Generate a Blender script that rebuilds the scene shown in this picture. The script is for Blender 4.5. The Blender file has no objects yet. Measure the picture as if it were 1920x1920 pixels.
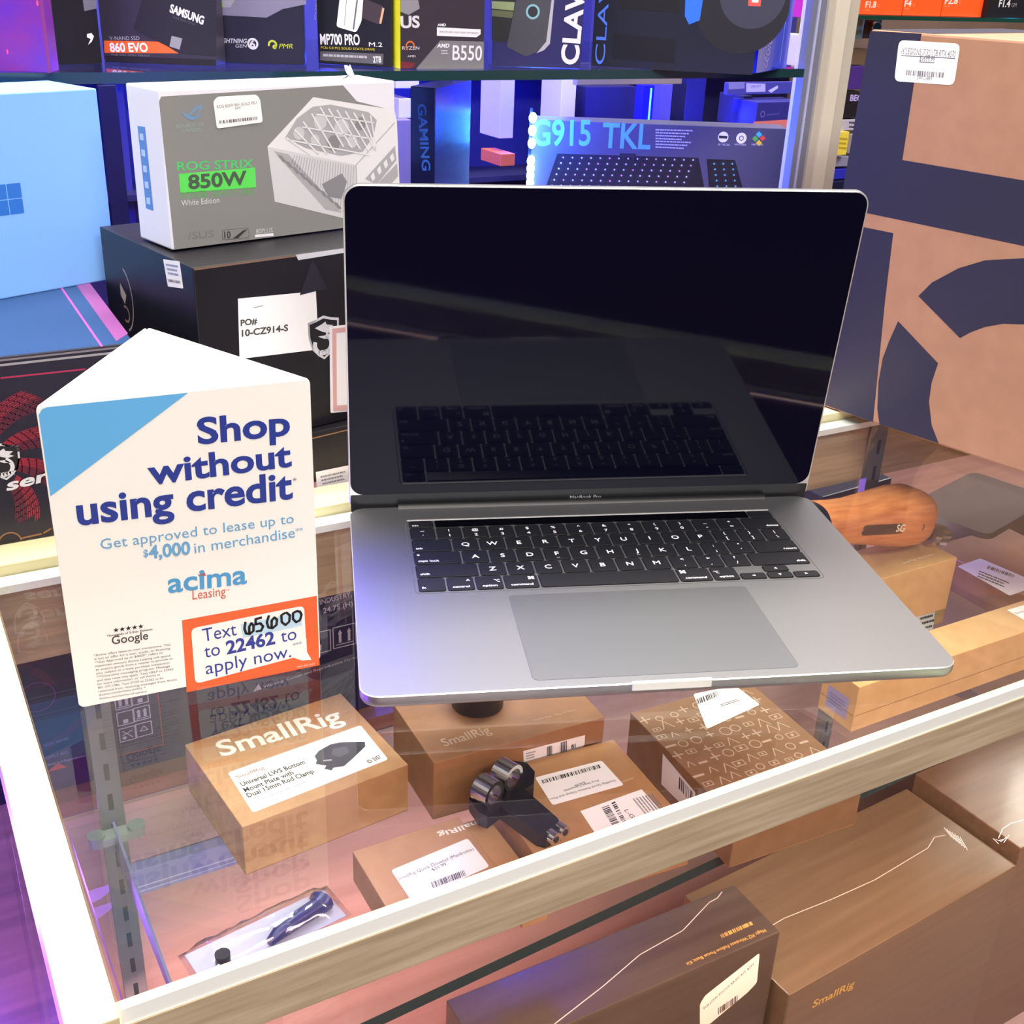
import bpy, bmesh, math, random
from mathutils import Vector, Matrix
random.seed(7)
C = bpy.context.scene.collection
K = 0.001                      # the place is laid out in millimetres; counter top is z = 0, floor is z = -950
ZC = 950.0
def V(x, y, z): return Vector((x * K, y * K, (z + ZC) * K))

# ------------------------------------------------------------------ camera
CAM = Vector((-198.32, -504.80, 383.08))
RX = Vector((0.8750966, -0.4824188, 0.0384228)); UX = Vector((0.1757, 0.3906, 0.9036)); FX = Vector((0.4509, 0.7840, -0.4266))
FX.normalize(); RX = (RX - FX * RX.dot(FX)).normalized(); UX = RX.cross(FX)
FPX = 2179.4
cam = bpy.data.objects.new('camera', bpy.data.cameras.new('camera')); C.objects.link(cam)
cam.matrix_world = Matrix(((RX.x, UX.x, -FX.x, CAM.x * K), (RX.y, UX.y, -FX.y, CAM.y * K), (RX.z, UX.z, -FX.z, (CAM.z + ZC) * K), (0, 0, 0, 1)))
cam.data.sensor_width = 36.0; cam.data.sensor_fit = 'HORIZONTAL'; cam.data.lens = 36.0 * FPX / 1920.0
cam.data.clip_start = 0.02; cam.data.clip_end = 60
bpy.context.scene.camera = cam
def ray(px, py): return FX + RX * ((px - 960) / FPX) - UX * ((py - 960) / FPX)
def at_z(px, py, z):
    d = ray(px, py); return CAM + d * ((z - CAM.z) / d.z)
def at_y(px, py, y):
    d = ray(px, py); return CAM + d * ((y - CAM.y) / d.y)

# ------------------------------------------------------------------ view, world, lights
sc = bpy.context.scene
sc.view_settings.view_transform = 'Standard'; sc.view_settings.look = 'None'
sc.view_settings.gamma = 1.0; sc.view_settings.use_curve_mapping = False
sc.view_settings.exposure = 0.0
try:
    sc.cycles.use_denoising = True
    sc.cycles.max_bounces = 10; sc.cycles.transparent_max_bounces = 24; sc.cycles.glossy_bounces = 6
    sc.cycles.sample_clamp_indirect = 6.0
except Exception: pass
w = bpy.data.worlds.new('shop_air'); sc.world = w; w.use_nodes = True
w.node_tree.nodes['Background'].inputs[0].default_value = (0.75, 0.72, 0.85, 1)
w.node_tree.nodes['Background'].inputs[1].default_value = 0.10
def area(name, loc, target, sx, sy, power, col=(1, 1, 1), spread=180):
    l = bpy.data.lights.new(name, 'AREA'); l.shape = 'RECTANGLE'; l.size = sx * K; l.size_y = sy * K
    l.energy = power; l.color = col; l.spread = math.radians(spread)
    o = bpy.data.objects.new(name, l); C.objects.link(o); o.location = V(*loc)
    d = V(*target) - V(*loc); o.rotation_euler = d.to_track_quat('-Z', 'Y').to_euler(); return o
def point(name, loc, power, col, r=8):
    l = bpy.data.lights.new(name, 'POINT'); l.energy = power; l.color = col; l.shadow_soft_size = r * K
    o = bpy.data.objects.new(name, l); C.objects.link(o); o.location = V(*loc); return o
WARM = (1.0, 0.93, 0.82)
area('ceiling_lamp', (-450, 550, 1750), (-50, 60, 0), 1300, 500, 46, WARM)
area('ceiling_lamp', (-250, -250, 1750), (0, 60, 0), 1300, 400, 26, WARM)
area('ceiling_lamp', (850, 550, 1750), (500, 80, 0), 1300, 500, 60, WARM)
area('ceiling_lamp', (-100, -1500, 1500), (100, 100, -100), 1500, 400, 44, (1, 0.95, 0.9))
area('ceiling_lamp', (3400, 1500, 1750), (2800, 2400, 100), 1200, 400, 60, (1, 0.9, 0.8))
area('ceiling_lamp', (300, 700, 1780), (500, 1700, 900), 2000, 300, 26, (1, 0.86, 0.9))  # added wash on the back wall, for the haze mirrored in the glass
area('case_fill_light', (420, -126, -44), (420, 60, -330), 1100, 8, 2.2, (1.0, 0.62, 0.58))  # added pink fill under the rail, apart from the blue bead strip
area('case_fill_light', (420, -60, -245), (420, 60, -620), 1100, 30, 5.0, (1.0, 0.70, 0.68))  # added fill to brighten the lower deck
area('case_fill_light', (160, 130, -455), (200, 299, -610), 620, 16, 1.8, (1.0, 0.42, 0.38))  # added salmon fill for the lower back panel
BLUE = (0.02, 0.04, 1.0); PURP = (0.35, 0.08, 1.0)
point('cabinet_led', (505, 640, 215), 4.5, BLUE, 20).data.specular_factor = 0.0
for z_ in (213, 198, 183): point('chain_led', (546, 780, z_), 0.22, (0.05, 0.45, 1.0), 6)
point('cabinet_led', (330, 900, 250), 6.0, BLUE, 30)
point('cabinet_led', (700, 1010, 230), 4.5, BLUE, 30)
point('cabinet_led', (1050, 1000, 180), 3.0, BLUE, 30)
point('cabinet_led', (-60, 900, 230), 5.0, BLUE, 30)
point('cabinet_led', (560, 760, 430), 1.6, BLUE, 30)
sp_ = bpy.data.lights.new('blue_fill_spot', 'SPOT'); sp_.energy = 7; sp_.color = (0.07, 0.07, 1.0); sp_.spot_size = math.radians(58); sp_.spot_blend = 1.0; sp_.shadow_soft_size = 0.02  # added blue spot without a fitting, tints the laptop's side
so_ = bpy.data.objects.new('blue_fill_spot', sp_); C.objects.link(so_); so_.location = V(24, 285, 215); so_.rotation_euler = (V(52, 50, 10) - V(24, 285, 215)).to_track_quat('-Z', 'Y').to_euler()
point('case_led', (-300, 120, -280), 1.6, PURP, 40)
point('case_led', (500, 420, -160), 0.6, (0.4, 0.15, 1.0), 30)
point('case_led', (-120, 380, -60), 0.5, (0.3, 0.1, 1.0), 30)
point('floor_led', (-330, 620, -560), 34.0, (0.40, 0.12, 1.0), 60)
point('floor_led', (-330, 1100, -450), 40.0, (0.06, 0.05, 1.0), 60)

# ------------------------------------------------------------------ materials
def lin(c):
    if isinstance(c, str):
        c = c.lstrip('#'); c = [int(c[i:i + 2], 16) / 255 for i in (0, 2, 4)]
    return tuple((x / 12.92 if x <= 0.04045 else ((x + 0.055) / 1.055) ** 2.4) for x in c)
MATS = {}
def mat(name, col, rough=0.5, metal=0.0, spec=0.5, kind=None, col2=None, scale=40, emit=None, estr=0, bump=0.0, coat=0.0):
    if name in MATS: return MATS[name]
    m = bpy.data.materials.new(name); MATS[name] = m; m.use_nodes = True
    nt = m.node_tree; N = nt.nodes; L = nt.links; b = N['Principled BSDF']
    c = lin(col) + (1,)
    b.inputs['Base Color'].default_value = c; b.inputs['Roughness'].default_value = rough
    b.inputs['Metallic'].default_value = metal; b.inputs['Specular IOR Level'].default_value = spec
    if coat: b.inputs['Coat Weight'].default_value = coat; b.inputs['Coat Roughness'].default_value = 0.08
    if emit: b.inputs['Emission Color'].default_value = lin(emit) + (1,); b.inputs['Emission Strength'].default_value = estr
    if kind:
        tc = N.new('ShaderNodeTexCoord'); mp = N.new('ShaderNodeMapping'); nz = N.new('ShaderNodeTexNoise')
        L.new(tc.outputs['Object'], mp.inputs[0]); L.new(mp.outputs[0], nz.inputs['Vector'])
        nz.inputs['Scale'].default_value = scale; nz.inputs['Detail'].default_value = 5
        if kind == 'wood': mp.inputs['Scale'].default_value = (0.35, 6, 6)
        if kind == 'woody': mp.inputs['Scale'].default_value = (6, 0.35, 6)
        r = N.new('ShaderNodeValToRGB'); L.new(nz.outputs['Fac'], r.inputs[0])
        r.color_ramp.elements[0].position = 0.3; r.color_ramp.elements[1].position = 0.7
        r.color_ramp.elements[0].color = lin(col2 or col) + (1,); r.color_ramp.elements[1].color = c
        L.new(r.outputs[0], b.inputs['Base Color'])
        if bump:
            bp = N.new('ShaderNodeBump'); bp.inputs['Strength'].default_value = bump; bp.inputs['Distance'].default_value = 0.001
            L.new(nz.outputs['Fac'], bp.inputs['Height']); L.new(bp.outputs[0], b.inputs['Normal'])
    return m
def ink(c, rough=0.45):
    return mat('ink_' + str(c), c, rough)
def glass(name, tint=(0.96, 0.985, 0.97), ior=1.5, rough=0.0, refl=1.0):
    if name in MATS: return MATS[name]
    m = bpy.data.materials.new(name); MATS[name] = m; m.use_nodes = True
    nt = m.node_tree; N = nt.nodes; L = nt.links; N.clear()
    out = N.new('ShaderNodeOutputMaterial'); t = N.new('ShaderNodeBsdfTransparent'); g = N.new('ShaderNodeBsdfGlossy')
    fr = N.new('ShaderNodeFresnel'); mx = N.new('ShaderNodeMixShader'); mu = N.new('ShaderNodeMath'); mu.operation = 'MULTIPLY'
    t.inputs[0].default_value = tint + (1,); g.inputs['Roughness'].default_value = rough; fr.inputs[0].default_value = ior
    ge = N.new('ShaderNodeNewGeometry'); ib = N.new('ShaderNodeMath'); ib.operation = 'MULTIPLY_ADD'
    ib.inputs[1].default_value = 1 / ior - ior; ib.inputs[2].default_value = ior      # a thin pane mirrors alike from both sides
    L.new(ge.outputs['Backfacing'], ib.inputs[0]); L.new(ib.outputs[0], fr.inputs[0])
    L.new(fr.outputs[0], mu.inputs[0]); mu.inputs[1].default_value = refl
    L.new(mu.outputs[0], mx.inputs[0]); L.new(t.outputs[0], mx.inputs[1]); L.new(g.outputs[0], mx.inputs[2])
    L.new(mx.outputs[0], out.inputs[0])
    return m

KRAFT = mat('kraft_board', '#b98d62', 0.6, kind='noise', col2='#a97e55', scale=60)
KRAFT2 = mat('kraft_board_dark', '#a27650', 0.55, kind='noise', col2='#936a46', scale=60)
KRAFTL = mat('kraft_board_pale', '#cfa874', 0.55, kind='noise', col2='#c39a66', scale=50)
KEDGE = mat('kraft_cut_edge', '#8f6a48', 0.8)
STICK = mat('label_paper', '#f2f1ee', 0.4)
BLACKC = mat('black_carton', '#17161c', 0.4, kind='noise', col2='#121117', scale=20)
NAVYC = mat('navy_carton', '#181830', 0.4, kind='noise', col2='#131326', scale=20)
WHITEB = mat('white_carton', '#ecebea', 0.35)
WOODP = mat('pale_maple', '#e9dcb4', 0.45, kind='wood', col2='#dccb9c', scale=14)
WOODPY = mat('pale_maple_side', '#e9dcb4', 0.45, kind='woody', col2='#dccb9c', scale=14)
WOODT = mat('tan_oak_laminate', '#ad9878', 0.45, kind='wood', col2='#8f7b5e', scale=30)
WOODD = mat('rosy_deck_wood', '#b89c96', 0.4, kind='wood', col2='#a78a84', scale=12)
WOODR = mat('grey_oak_rail', '#d2bfa2', 0.45, kind='wood', col2='#b09b7e', scale=40)
STEEL = mat('grey_steel', '#7d8288', 0.35, metal=0.7)
CHROME = mat('chrome', '#d9d9d6', 0.18, metal=1.0)
BLKM = mat('black_anodised', '#14141a', 0.4, spec=0.5)
ALU = mat('space_grey_aluminium', '#9c9ea2', 0.38, metal=0.92)
GLASS = glass('counter_glass'); GEDGE = mat('lit_glass_edge', '#fdfffb', 0.4)  # edge white stands for light glowing out of the glass
GSHELF = glass('shelf_glass', (0.93, 0.97, 0.96)); GSE = mat('teal_glass_edge', '#1d3a3d', 0.15)

# ------------------------------------------------------------------ mesh builder
class MB:
    def __init__(s): s.v = []; s.f = []; s.m = []; s.mats = []; s.sm = []
    def mi(s, m):
        if m not in s.mats: s.mats.append(m)
        return s.mats.index(m)
    def add(s, vs, fs, m, smooth=False):
        o = len(s.v); s.v += [tuple(q) for q in vs]; i = s.mi(m)
        for f in fs: s.f.append([o + k for k in f]); s.m.append(i); s.sm.append(smooth)
    def box(s, x0, y0, z0, x1, y1, z1, m, b=0.0):
        if b <= 0:
            vs = [(x0, y0, z0), (x1, y0, z0), (x1, y1, z0), (x0, y1, z0), (x0, y0, z1), (x1, y0, z1), (x1, y1, z1), (x0, y1, z1)]
            s.add(vs, [(0, 3, 2, 1), (4, 5, 6, 7), (0, 1, 5, 4), (1, 2, 6, 5), (2, 3, 7, 6), (3, 0, 4, 7)], m)
        else:
            bm = bmesh.new(); bmesh.ops.create_cube(bm, size=1.0)
            for q in bm.verts: q.co = Vector(((x0 + x1) / 2 + q.co.x * (x1 - x0), (y0 + y1) / 2 + q.co.y * (y1 - y0), (z0 + z1) / 2 + q.co.z * (z1 - z0)))
            bmesh.ops.bevel(bm, geom=list(bm.edges), offset=b, segments=2, affect='EDGES', profile=0.6)
            s.bm(bm, m, smooth=False)
    def bm(s, bm, m, smooth=False):
        bm.verts.index_update(); s.add([q.co for q in bm.verts], [[q.index for q in f.verts] for f in bm.faces], m, smooth); bm.free()
    def prism(s, pts, z0, z1, m, top=None, side=None):
        n = len(pts); a = [(p[0], p[1], z0) for p in pts] + [(p[0], p[1], z1) for p in pts]
        s.add(a, [list(range(n, 2 * n))], top or m); s.add(a, [list(range(n))[::-1]], m)
        s.add(a, [(i, (i + 1) % n, n + (i + 1) % n, n + i) for i in range(n)], side or m)
    def loops(s, rings, m, cap0=True, cap1=True, smooth=True):
        n = len(rings[0]); vs = [p for r in rings for p in r]; fs = []
        for k in range(len(rings) - 1):
            for i in range(n): fs.append((k * n + i, k * n + (i + 1) % n, (k + 1) * n + (i + 1) % n, (k + 1) * n + i))
        s.add(vs, fs, m, smooth)
        if cap0: s.add(rings[0], [list(range(n))[::-1]], m)
        if cap1: s.add(rings[-1], [list(range(n))], m)
    def cyl(s, p, q, r, m, r2=None, n=24, smooth=True):
        p = Vector(p); q = Vector(q); d = (q - p).normalized(); a = d.orthogonal().normalized(); b = d.cross(a); r2 = r if r2 is None else r2
        ring = lambda c, rr: [c + (a * math.cos(t) + b * math.sin(t)) * rr for t in [2 * math.pi * i / n for i in range(n)]]
        s.loops([ring(p, r), ring(q, r2)], m, smooth=smooth)
    def tube(s, p, q, ro, ri, m, n=28):
        p = Vector(p); q = Vector(q); d = (q - p).normalized(); a = d.orthogonal().normalized(); b = d.cross(a)
        ring = lambda c, rr: [c + (a * math.cos(t) + b * math.sin(t)) * rr for t in [2 * math.pi * i / n for i in range(n)]]
        s.loops([ring(p, ri), ring(p, ro), ring(q, ro), ring(q, ri), ring(p, ri)], m, cap0=False, cap1=False, smooth=False)
    def sweep(s, pts, rads, m, n=10, flat=1.0):
        P = [Vector(p) for p in pts]; rings = []
        for i, p in enumerate(P):
            d = (P[min(i + 1, len(P) - 1)] - P[max(i - 1, 0)]).normalized()
            a = Vector((0, 0, 1)).cross(d); a = a.normalized() if a.length > 1e-4 else Vector((1, 0, 0)); b = d.cross(a)
            r = rads[i] if isinstance(rads, (list, tuple)) else rads
            rings.append([p + a * math.cos(t) * r + b * math.sin(t) * r * flat for t in [2 * math.pi * k / n for k in range(n)]])
        s.loops(rings, m)
    def build(s, name, parent=None, smooth_angle=None):
        me = bpy.data.meshes.new(name)
        me.from_pydata([(x * K, y * K, z * K) for x, y, z in s.v], [], s.f)
        for m in s.mats: me.materials.append(m)
        me.polygons.foreach_set('material_index', s.m); me.polygons.foreach_set('use_smooth', s.sm); me.update()
        o = bpy.data.objects.new(name, me); C.objects.link(o)
        if parent: o.parent = parent
        return o
def rrect(x0, y0, x1, y1, r, n=6):
    out = []
    for cx, cy, a0 in ((x1 - r, y1 - r, 0), (x0 + r, y1 - r, 90), (x0 + r, y0 + r, 180), (x1 - r, y0 + r, 270)):
        for i in range(n + 1):
            a = math.radians(a0 + 90 * i / n); out.append((cx + r * math.cos(a), cy + r * math.sin(a)))
    return out

# ------------------------------------------------------------------ naming
def tag(o, label, cat, group=None, kind=None):
    o['label'] = label; o['category'] = cat
    if group: o['group'] = group
    if kind: o['kind'] = kind
    return o
def empty(name, loc, yaw=0):
    o = bpy.data.objects.new(name, None); C.objects.link(o); o.location = V(*loc); o.rotation_euler = (0, 0, math.radians(yaw))
    o.empty_display_size = 0.02; return o
def struct(o): o['kind'] = 'structure'; return o

# ------------------------------------------------------------------ lettering
GL = {}
def glyph(ch):
    if ch in GL: return GL[ch]
    cu = bpy.data.curves.new('t', 'FONT'); cu.body = ch; cu.size = 1; cu.resolution_u = 3; cu.fill_mode = 'FRONT'
    o = bpy.data.objects.new('t', cu); me = o.to_mesh()
    vs = [(q.co.x, q.co.y) for q in me.vertices]; fs = [list(p.vertices) for p in me.polygons]
    o.to_mesh_clear()
    bpy.data.objects.remove(o); bpy.data.curves.remove(cu); GL[ch] = (vs, fs); return GL[ch]
def _cap():
    v, _ = glyph('H'); ys = [q[1] for q in v]; return max(ys)
TX = {}
def text_mesh(s, bold=0.0):
    k = (s, bold)
    if k in TX: return TX[k]
    cu = bpy.data.curves.new('t', 'FONT'); cu.body = s; cu.size = 1; cu.resolution_u = 2 if len(s) > 14 else 4; cu.fill_mode = 'FRONT'; cu.offset = bold
    o = bpy.data.objects.new('t', cu); me = o.to_mesh()
    vs = [(q.co.x, q.co.y) for q in me.vertices]; fs = [list(p.vertices) for p in me.polygons]
    o.to_mesh_clear(); bpy.data.objects.remove(o); bpy.data.curves.remove(cu)
    cap = CAPH; x0 = min(q[0] for q in vs); x1 = max(q[0] for q in vs)
    vs = [((q[0] - x0) / cap, q[1] / cap) for q in vs]; TX[k] = (vs, fs, (x1 - x0) / cap); return TX[k]
CAPH = _cap()

class Face:
    """A printed side of a thing: 2D drawing in (u, v) millimetres on a plane of the parent's local space."""
    def __init__(s, root, o, u, v):
        s.root = root; s.o = Vector(o); s.u = Vector(u).normalized(); s.v = Vector(v).normalized(); s.n = s.u.cross(s.v)
        s.mb = MB()
        q = Vector(root.location) / K; q.z -= ZC
        M = root.rotation_euler.to_matrix() if root.rotation_mode != 'QUATERNION' else root.rotation_quaternion.to_matrix()
        s.wo = q + M @ s.o; s.wn = M @ s.n; s.wu = M @ s.u; s.wv = M @ s.v
    def px(s, p):
        d = ray(*p); t = (s.wo - CAM).dot(s.wn) / d.dot(s.wn); h = CAM + d * t - s.wo
        return Vector((h.dot(s.wu), h.dot(s.wv)))
    def to3(s, q, layer): return s.o + s.u * q[0] + s.v * q[1] + s.n * (0.12 * layer)
    def tri(s, vs, fs, m, layer): s.mb.add([s.to3(q, layer) for q in vs], fs, m)
    def poly(s, pts, m, layer=1, px=True, thick=0):
        q = [s.px(p) if px else Vector(p) for p in pts]
        a = sum(q[i].x * q[(i + 1) % len(q)].y - q[(i + 1) % len(q)].x * q[i].y for i in range(len(q)))
        if a < 0: q = q[::-1]
        s.tri(q, [list(range(len(q)))], m, layer)
        if thick:
            n = len(q); a3 = [s.to3(p, layer) for p in q]; b3 = [s.to3(p, 0) for p in q]
            s.mb.add(a3 + b3, [(i, n + i, n + (i + 1) % n, (i + 1) % n) for i in range(n)], m)
        return q
    def rpoly(s, pts, r, m, layer=1, px=True, n=4):
        q = [s.px(p) if px else Vector(p) for p in pts]; out = []
        for i in range(len(q)):
            p0, p, p1 = q[i - 1], q[i], q[(i + 1) % len(q)]; a = (p0 - p).normalized(); b = (p1 - p).normalized()
            rr = min(r, (p0 - p).length / 2.2, (p1 - p).length / 2.2); A = p + a * rr; B = p + b * rr
            for k in range(n + 1):
                t = k / n; out.append(A * (1 - t) ** 2 + p * 2 * t * (1 - t) + B * t * t)
        return s.poly(out, m, layer, px=False)
    def line(s, pts, wd, m, layer=1, px=True):
        q = [s.px(p) if px else Vector(p) for p in pts]
        for a, b in zip(q[:-1], q[1:]):
            d = (b - a); 
            if d.length < 1e-6: continue
            d.normalize(); nn = Vector((-d.y, d.x)) * wd / 2
            s.tri([a - nn, b - nn, b + nn, a + nn], [(0, 1, 2, 3)], m, layer)
            k = 8; c = [(b.x + wd / 2 * math.cos(2 * math.pi * i / k), b.y + wd / 2 * math.sin(2 * math.pi * i / k)) for i in range(k)]
            s.tri(c, [list(range(k))], m, layer)
    def disc(s, c, r, m, layer=1, px=True, n=28, ry=None):
        q = s.px(c) if px else Vector(c); ry = ry or r
        s.tri([(q.x + r * math.cos(2 * math.pi * i / n), q.y + ry * math.sin(2 * math.pi * i / n)) for i in range(n)], [list(range(n))], m, layer)
    def ring(s, c, r, wd, m, layer=1, px=True, n=32, a0=0, a1=360, ry=1.0):
        q = s.px(c) if px else Vector(c); vs = []; fs = []
        for i in range(n + 1):
            a = math.radians(a0 + (a1 - a0) * i / n)
            vs += [(q.x + (r - wd / 2) * math.cos(a), q.y + (r - wd / 2) * ry * math.sin(a)), (q.x + (r + wd / 2) * math.cos(a), q.y + (r + wd / 2) * ry * math.sin(a))]
        for i in range(n): fs.append((2 * i, 2 * i + 1, 2 * i + 3, 2 * i + 2))
        s.tri(vs, fs, m, layer)
    def text(s, t, p0, p1, m, cap=None, ptop=None, layer=2, bold=0.0, shear=0.0, px=True, fit=True):
        a = s.px(p0) if px else Vector(p0); b = s.px(p1) if px else Vector(p1)
        d = b - a; L = d.length; d.normalize(); up = Vector((-d.y, d.x))
        vs, fs, wd = text_mesh(t, bold)
        kx = L / wd
        if ptop is not None: ky = abs((s.px(ptop) - a).dot(up))
        else: ky = cap or kx
        if up.dot(up) and False: pass
        s.tri([a + d * ((x + y * shear * ky / max(kx, 1e-6)) * kx) + up * (y * ky) for x, y in vs], fs, m, layer)
    def bars(s, p0, p1, ptop, m, n=34, layer=2, px=True):
        a = s.px(p0) if px else Vector(p0); b = s.px(p1) if px else Vector(p1); tp = (s.px(ptop) if px else Vector(ptop)) - a
        x = 0.0; rnd = random.Random(n)
        ws = [rnd.choice((1, 1, 2, 3)) for _ in range(2 * n)]; T = sum(ws)
        for i, wv in enumerate(ws):
            if i % 2 == 0:
                q0 = a + (b - a) * (x / T); q1 = a + (b - a) * ((x + wv) / T)
                s.poly([q0, q1, q1 + tp, q0 + tp], m, layer, px=False)
            x += wv
    def lines(s, p0, p1, pend, rows, m, layer=2, frac=0.45, px=True, rag=0.25):
        """rows of tiny unreadable print between the line p0-p1 and pend"""
        a = s.px(p0) if px else Vector(p0); b = s.px(p1) if px else Vector(p1); e = (s.px(pend) if px else Vector(pend)) - a
        rnd = random.Random(rows)
        for i in range(rows):
            o = e * (i / rows); h = e * (frac / rows); x = 0.0; lim = 1 - rag * rnd.random()
            while x < lim:
                w_ = min(0.03 + 0.09 * rnd.random(), lim - x + 0.01)
                s.poly([a + o + (b - a) * x, a + o + (b - a) * (x + w_), a + o + h + (b - a) * (x + w_), a + o + h + (b - a) * x], m, layer, px=False)
                x += w_ + 0.015
    def build(s, name, label=None):
        o = s.mb.build(name, s.root); s.mb = MB()
        if label: o['label'] = label
        return o

DIMS = {}
def carton(name, x, y, z, yaw, w, d, h, m, label, cat, group=None, bev=0.8, seam=None, bottom=None):
    r = empty(name, (x, y, z), yaw); tag(r, label, cat, group)
    b = MB(); b.box(0, 0, 0, w, d, h, m, bev)
    if seam:
        b.box(-0.15, 0.8, h - seam[0], w + 0.15, d - 0.8, h - seam[0] - 0.7, seam[1]); b.box(0.8, -0.15, h - seam[0], w - 0.8, d + 0.15, h - seam[0] - 0.7, seam[1])
    b.build('carton_body', r)
    DIMS[r.name] = (w, d, h)
    return r
def front(r): w, d, h = DIMS[r.name]; return Face(r, (0, 0, 0), (1, 0, 0), (0, 0, 1))
def left(r): w, d, h = DIMS[r.name]; return Face(r, (0, d, 0), (0, -1, 0), (0, 0, 1))
def top(r): w, d, h = DIMS[r.name]; return Face(r, (0, 0, h), (1, 0, 0), (0, 1, 0))
def right(r): w, d, h = DIMS[r.name]; return Face(r, (w, 0, 0), (0, 1, 0), (0, 0, 1))
# ================================================================== the setting
b = MB(); b.box(-3000, -3000, -960, 5000, 3600, -950, mat('walnut_floor_planks', '#6f4b3a', 0.35, kind='wood', col2='#4f3328', scale=6)); struct(b.build('floor')).location = (0, 0, ZC * K)
WALLM = mat('blue_grey_wall', '#9a90a0', 0.6, kind='noise', col2='#8c8494', scale=3)
b = MB(); b.box(-3000, 1700, -950, 1700, 1740, 1900, WALLM); struct(b.build('wall_back')).location = (0, 0, ZC * K)
b = MB(); b.box(1700, 3300, -950, 5000, 3340, 1900, mat('warm_grey_wall', '#7a6d66', 0.6, kind='noise', col2='#6d625c', scale=3)); struct(b.build('wall_far')).location = (0, 0, ZC * K)
b = MB(); b.box(-3000, -3040, -950, 5000, -3000, 1900, mat('dim_wall', '#4a4450', 0.7)); struct(b.build('wall_front')).location = (0, 0, ZC * K)
b = MB(); b.box(-3000, -3000, 1900, 5000, 3600, 1940, mat('ceiling_paint', '#b9b4ae', 0.7)); struct(b.build('ceiling')).location = (0, 0, ZC * K)

# ================================================================== the display counter
case = empty('display_counter', (0, 0, -ZC), 0); tag(case, 'pale maple framed glass display counter holding the laptop and the folded card sign', 'counter')
def cz(mb):                                        # counter parts are drawn with the counter top at z = 0
    mb.v = [(x, y, z + ZC) for x, y, z in mb.v]; return mb
XR = 1150
b = MB(); b.box(-161, -144, -8, XR, 266, 0, GLASS)
b.add([(-161, -144.05, -8), (XR, -144.05, -8), (XR, -144.05, 0), (-161, -144.05, 0)], [(0, 1, 2, 3)], GEDGE)
cz(b).build('glass_top', case)
b = MB(); b.box(-182, -148, -34, -162, 303, 1, WOODPY, 0.8); cz(b).build('side_frame', case)
b = MB(); b.box(-162, 268, -30, XR, 304, 0, WOODP, 0.8); cz(b).build('back_frame', case)
b = MB(); b.box(-162, 252, -14, XR, 266.5, -8.3, mat('white_cleat_paint', '#dfe3e2', 0.4)); cz(b).build('glass_cleat', case)
b = MB(); b.box(-162, 262, -76, XR, 303, -14, WOODT); cz(b).build('back_apron', case)
b = MB(); b.box(-182, -145, -36, XR, -131, -8.3, WOODR, 0.3)
b.add([(-162, -144.5, -8.2), (XR, -144.5, -8.2), (XR, -131.3, -8.2), (-162, -131.3, -8.2)], [(0, 1, 2, 3)], mat('raw_rail_top', '#d8d6b4', 0.55, kind='wood', col2='#cfcba6', scale=60))
cz(b).build('front_rail', case)
b = MB(); b.box(-162, -139, -750, XR, -134, -36, GLASS); cz(b).build('front_pane', case)
b = MB(); b.box(-180, -133, -750, -174, 298, -34, GLASS); cz(b).build('side_pane', case)
b = MB(); b.box(-173, -132, -750, XR, 298, -722, WOODD); cz(b).build('deck_board', case)
b = MB(); b.box(-182, -145, -950, XR, 303, -751, mat('plinth_board', '#5a4438', 0.5)); cz(b).build('plinth', case)
b = MB(); b.box(-176, 299, -750, XR, 303.5, -250.5, WOODD); cz(b).build('back_panel', case)
b = MB(); b.box(-162, 304, -250, XR + 300, 1500, -236, mat('rear_deck_wood', '#8a5b4c', 0.4, kind='wood', col2='#74493d', scale=12)); cz(b).build('rear_deck', case)
SLOT = mat('slot_shadow', '#1c1d22', 0.7)
for px_ in (-105, 657):                            # slotted uprights
    b = MB(); b.box(px_ - 9, 254, -722, px_ + 9, 262, -14, STEEL)
    z = -32.0
    while z > -705:
        b.box(px_ - 1.9, 253.8, z - 15, px_ + 1.9, 254.2, z, SLOT); z -= 28.2
    cz(b).build('slotted_upright', case)
# shelf bracket with rubber pads
for px_ in (-105, 657):
    b = MB(); b.add([(px_ - 1, 254, -228), (px_ - 1, 254, -262), (px_ - 1, 20, -232), (px_ - 1, 20, -228)], [(0, 1, 2, 3)], STEEL)
    b.add([(px_ + 1, 254, -228), (px_ + 1, 254, -262), (px_ + 1, 20, -232), (px_ + 1, 20, -228)], [(3, 2, 1, 0)], STEEL)
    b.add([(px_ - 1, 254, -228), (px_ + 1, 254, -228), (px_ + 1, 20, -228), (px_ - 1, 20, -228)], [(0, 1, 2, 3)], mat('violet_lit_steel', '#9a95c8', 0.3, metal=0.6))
    br = cz(b).build('shelf_bracket', case)
    b = MB(); b.prism([(px_ + p[0], 243 + p[1]) for p in rrect(-21, -6, 21, 6, 5.5)], -236, -229.5, mat('grey_rubber', '#8d958f', 0.45)); 
    b.cyl((px_ - 15, 243, -229.5), (px_ - 15, 243, -226.8), 6.5, mat('grey_rubber', '#8d958f', 0.45)); b.cyl((px_ + 15, 243, -229.5), (px_ + 15, 243, -226.8), 6.5, mat('grey_rubber', '#8d958f', 0.45))
    cz(b).build('bracket_pad', br)
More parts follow.
